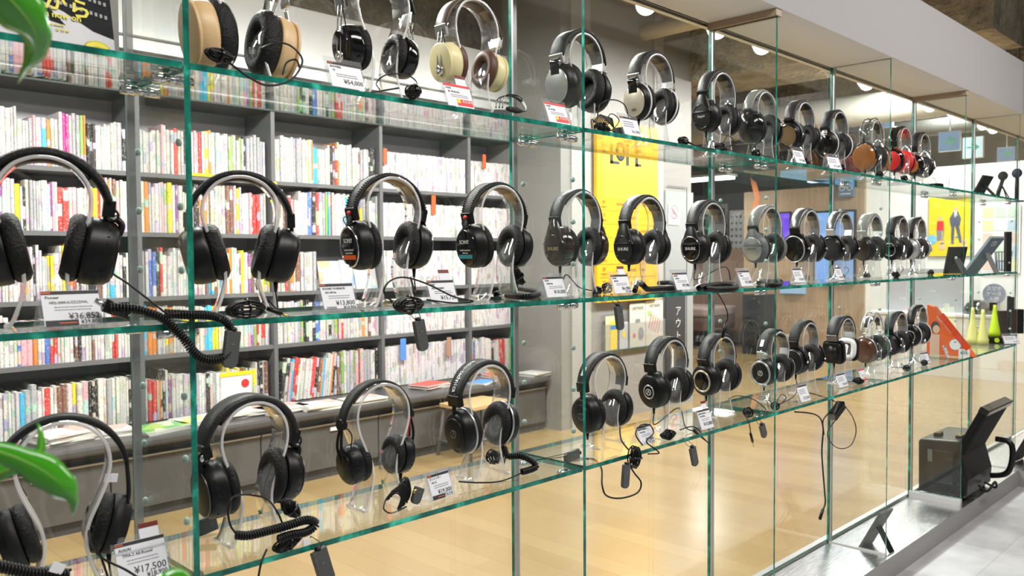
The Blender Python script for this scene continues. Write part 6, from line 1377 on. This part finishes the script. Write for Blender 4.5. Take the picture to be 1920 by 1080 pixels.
# ------------------------------------------------------------------ plant in the foreground
LEAF = pbr('glossy_green_leaf', (.055, .32, .015), .16, coat=.9, noise=.25, nscale=6); LEAFR = pbr('leaf_midrib', (.22, .48, .05), .35)
pl = thing('leafy_plant', 'tall leafy green plant whose pointed glossy leaves reach in at the left edge', 'plant', (-.22, .62, 0))
def leaf(mid, hw_, d0, d1, fold=.35, sub=7):
    n = len(mid); P3 = [atD(x, y, d0+(d1-d0)*i/(n-1)) for i, (x, y) in enumerate(mid)]
    S = spline(P3, sub); m = len(S)
    Wd = []
    for i in range(m):
        q = i/(m-1)*(n-1); k = min(int(q), n-2); f = q-k; f = f*f*(3-2*f); Wd.append((hw_[k]*(1-f)+hw_[k+1]*f)*(d0+(d1-d0)*q/(n-1))/F)
    vs = []; rib = []; L0 = Vector(pl.location)
    for i, p in enumerate(S):
        T = (S[min(i+1, m-1)]-S[max(i-1, 0)]).normalized(); V = (p-Vector((0, 0, H))).normalized(); sd = T.cross(V).normalized(); nn = sd.cross(T).normalized()
        if nn.dot(V) > 0: nn = -nn
        for u in (-1, -.66, -.33, 0, .33, .66, 1):
            vs.append(p+sd*Wd[i]*u+nn*(-fold*Wd[i]*abs(u)**1.5 + .0008)-L0)
        rib.append(p+nn*.0013-L0)
    fs = [(i*7+j, i*7+j+1, (i+1)*7+j+1, (i+1)*7+j) for i in range(m-1) for j in range(6)]
    mb = MB(); mb.add(vs, fs, 0, True); o = mb.build('leaf', LEAF, pl); so = o.modifiers.new('t', 'SOLIDIFY'); so.thickness = .0009
    MB().tube(rib, [.0010*(1-.8*i/m) for i in range(m)], 5).build('midrib', LEAFR, o)
leaf([(-40, -60), (5, -15), (42, 25), (66, 62), (66, 95), (48, 128), (34, 155)], [8, 46, 44, 27, 19, 6, .5], .62, .70)
leaf([(-60, 842), (-20, 843), (30, 858), (80, 882), (118, 912), (136, 938), (137, 962)], [22, 16, 21, 30, 24, 9, .5], .62, .66)
leaf([(-40, 905), (10, 882), (50, 868), (82, 852)], [14, 15, 12, 2], .68, .70)
leaf([(60, 862), (76, 842), (76, 812), (71, 795)], [9, 8, 4, .5], .68, .69)
leaf([(270, 1120), (300, 1095), (330, 1082), (360, 1090)], [5, 14, 16, 5], .62, .64)
L0 = Vector(pl.location)
top = atD(-60, -200, .62)-L0; MB().tube(spline([(0, 0, .25), (.0, .0, .9), tuple(atD(-90, 845, .62)-L0), tuple(atD(-100, 300, .62)-L0), tuple(atD(-60, -70, .62)-L0), tuple(top)], 6), .006, 8).build('stem', pbr('green_stem', (.12, .25, .04), .5), pl)
MB().tube(spline([(0, 0, .45), tuple(atD(200, 1250, .62)-L0), tuple(atD(272, 1118, .62)-L0)], 6), .003, 6).build('stem', MATS['green_stem'], pl)
MB().tube(spline([tuple(atD(-90, 845, .62)-L0), tuple(atD(-60, 842, .62)-L0)], 4), .002, 6).tube(spline([tuple(atD(-92, 860, .63)-L0), tuple(atD(-40, 905, .68)-L0), tuple(atD(60, 862, .68)-L0)], 5), .0012, 6).build('petiole', MATS['green_stem'], pl)
MB().lathe([(.10, 0), (.13, .26), (.12, .26), (.115, .24), (0, .24)], rotm(ry=R(-90)), seg=28).build('pot', GRYP, pl)
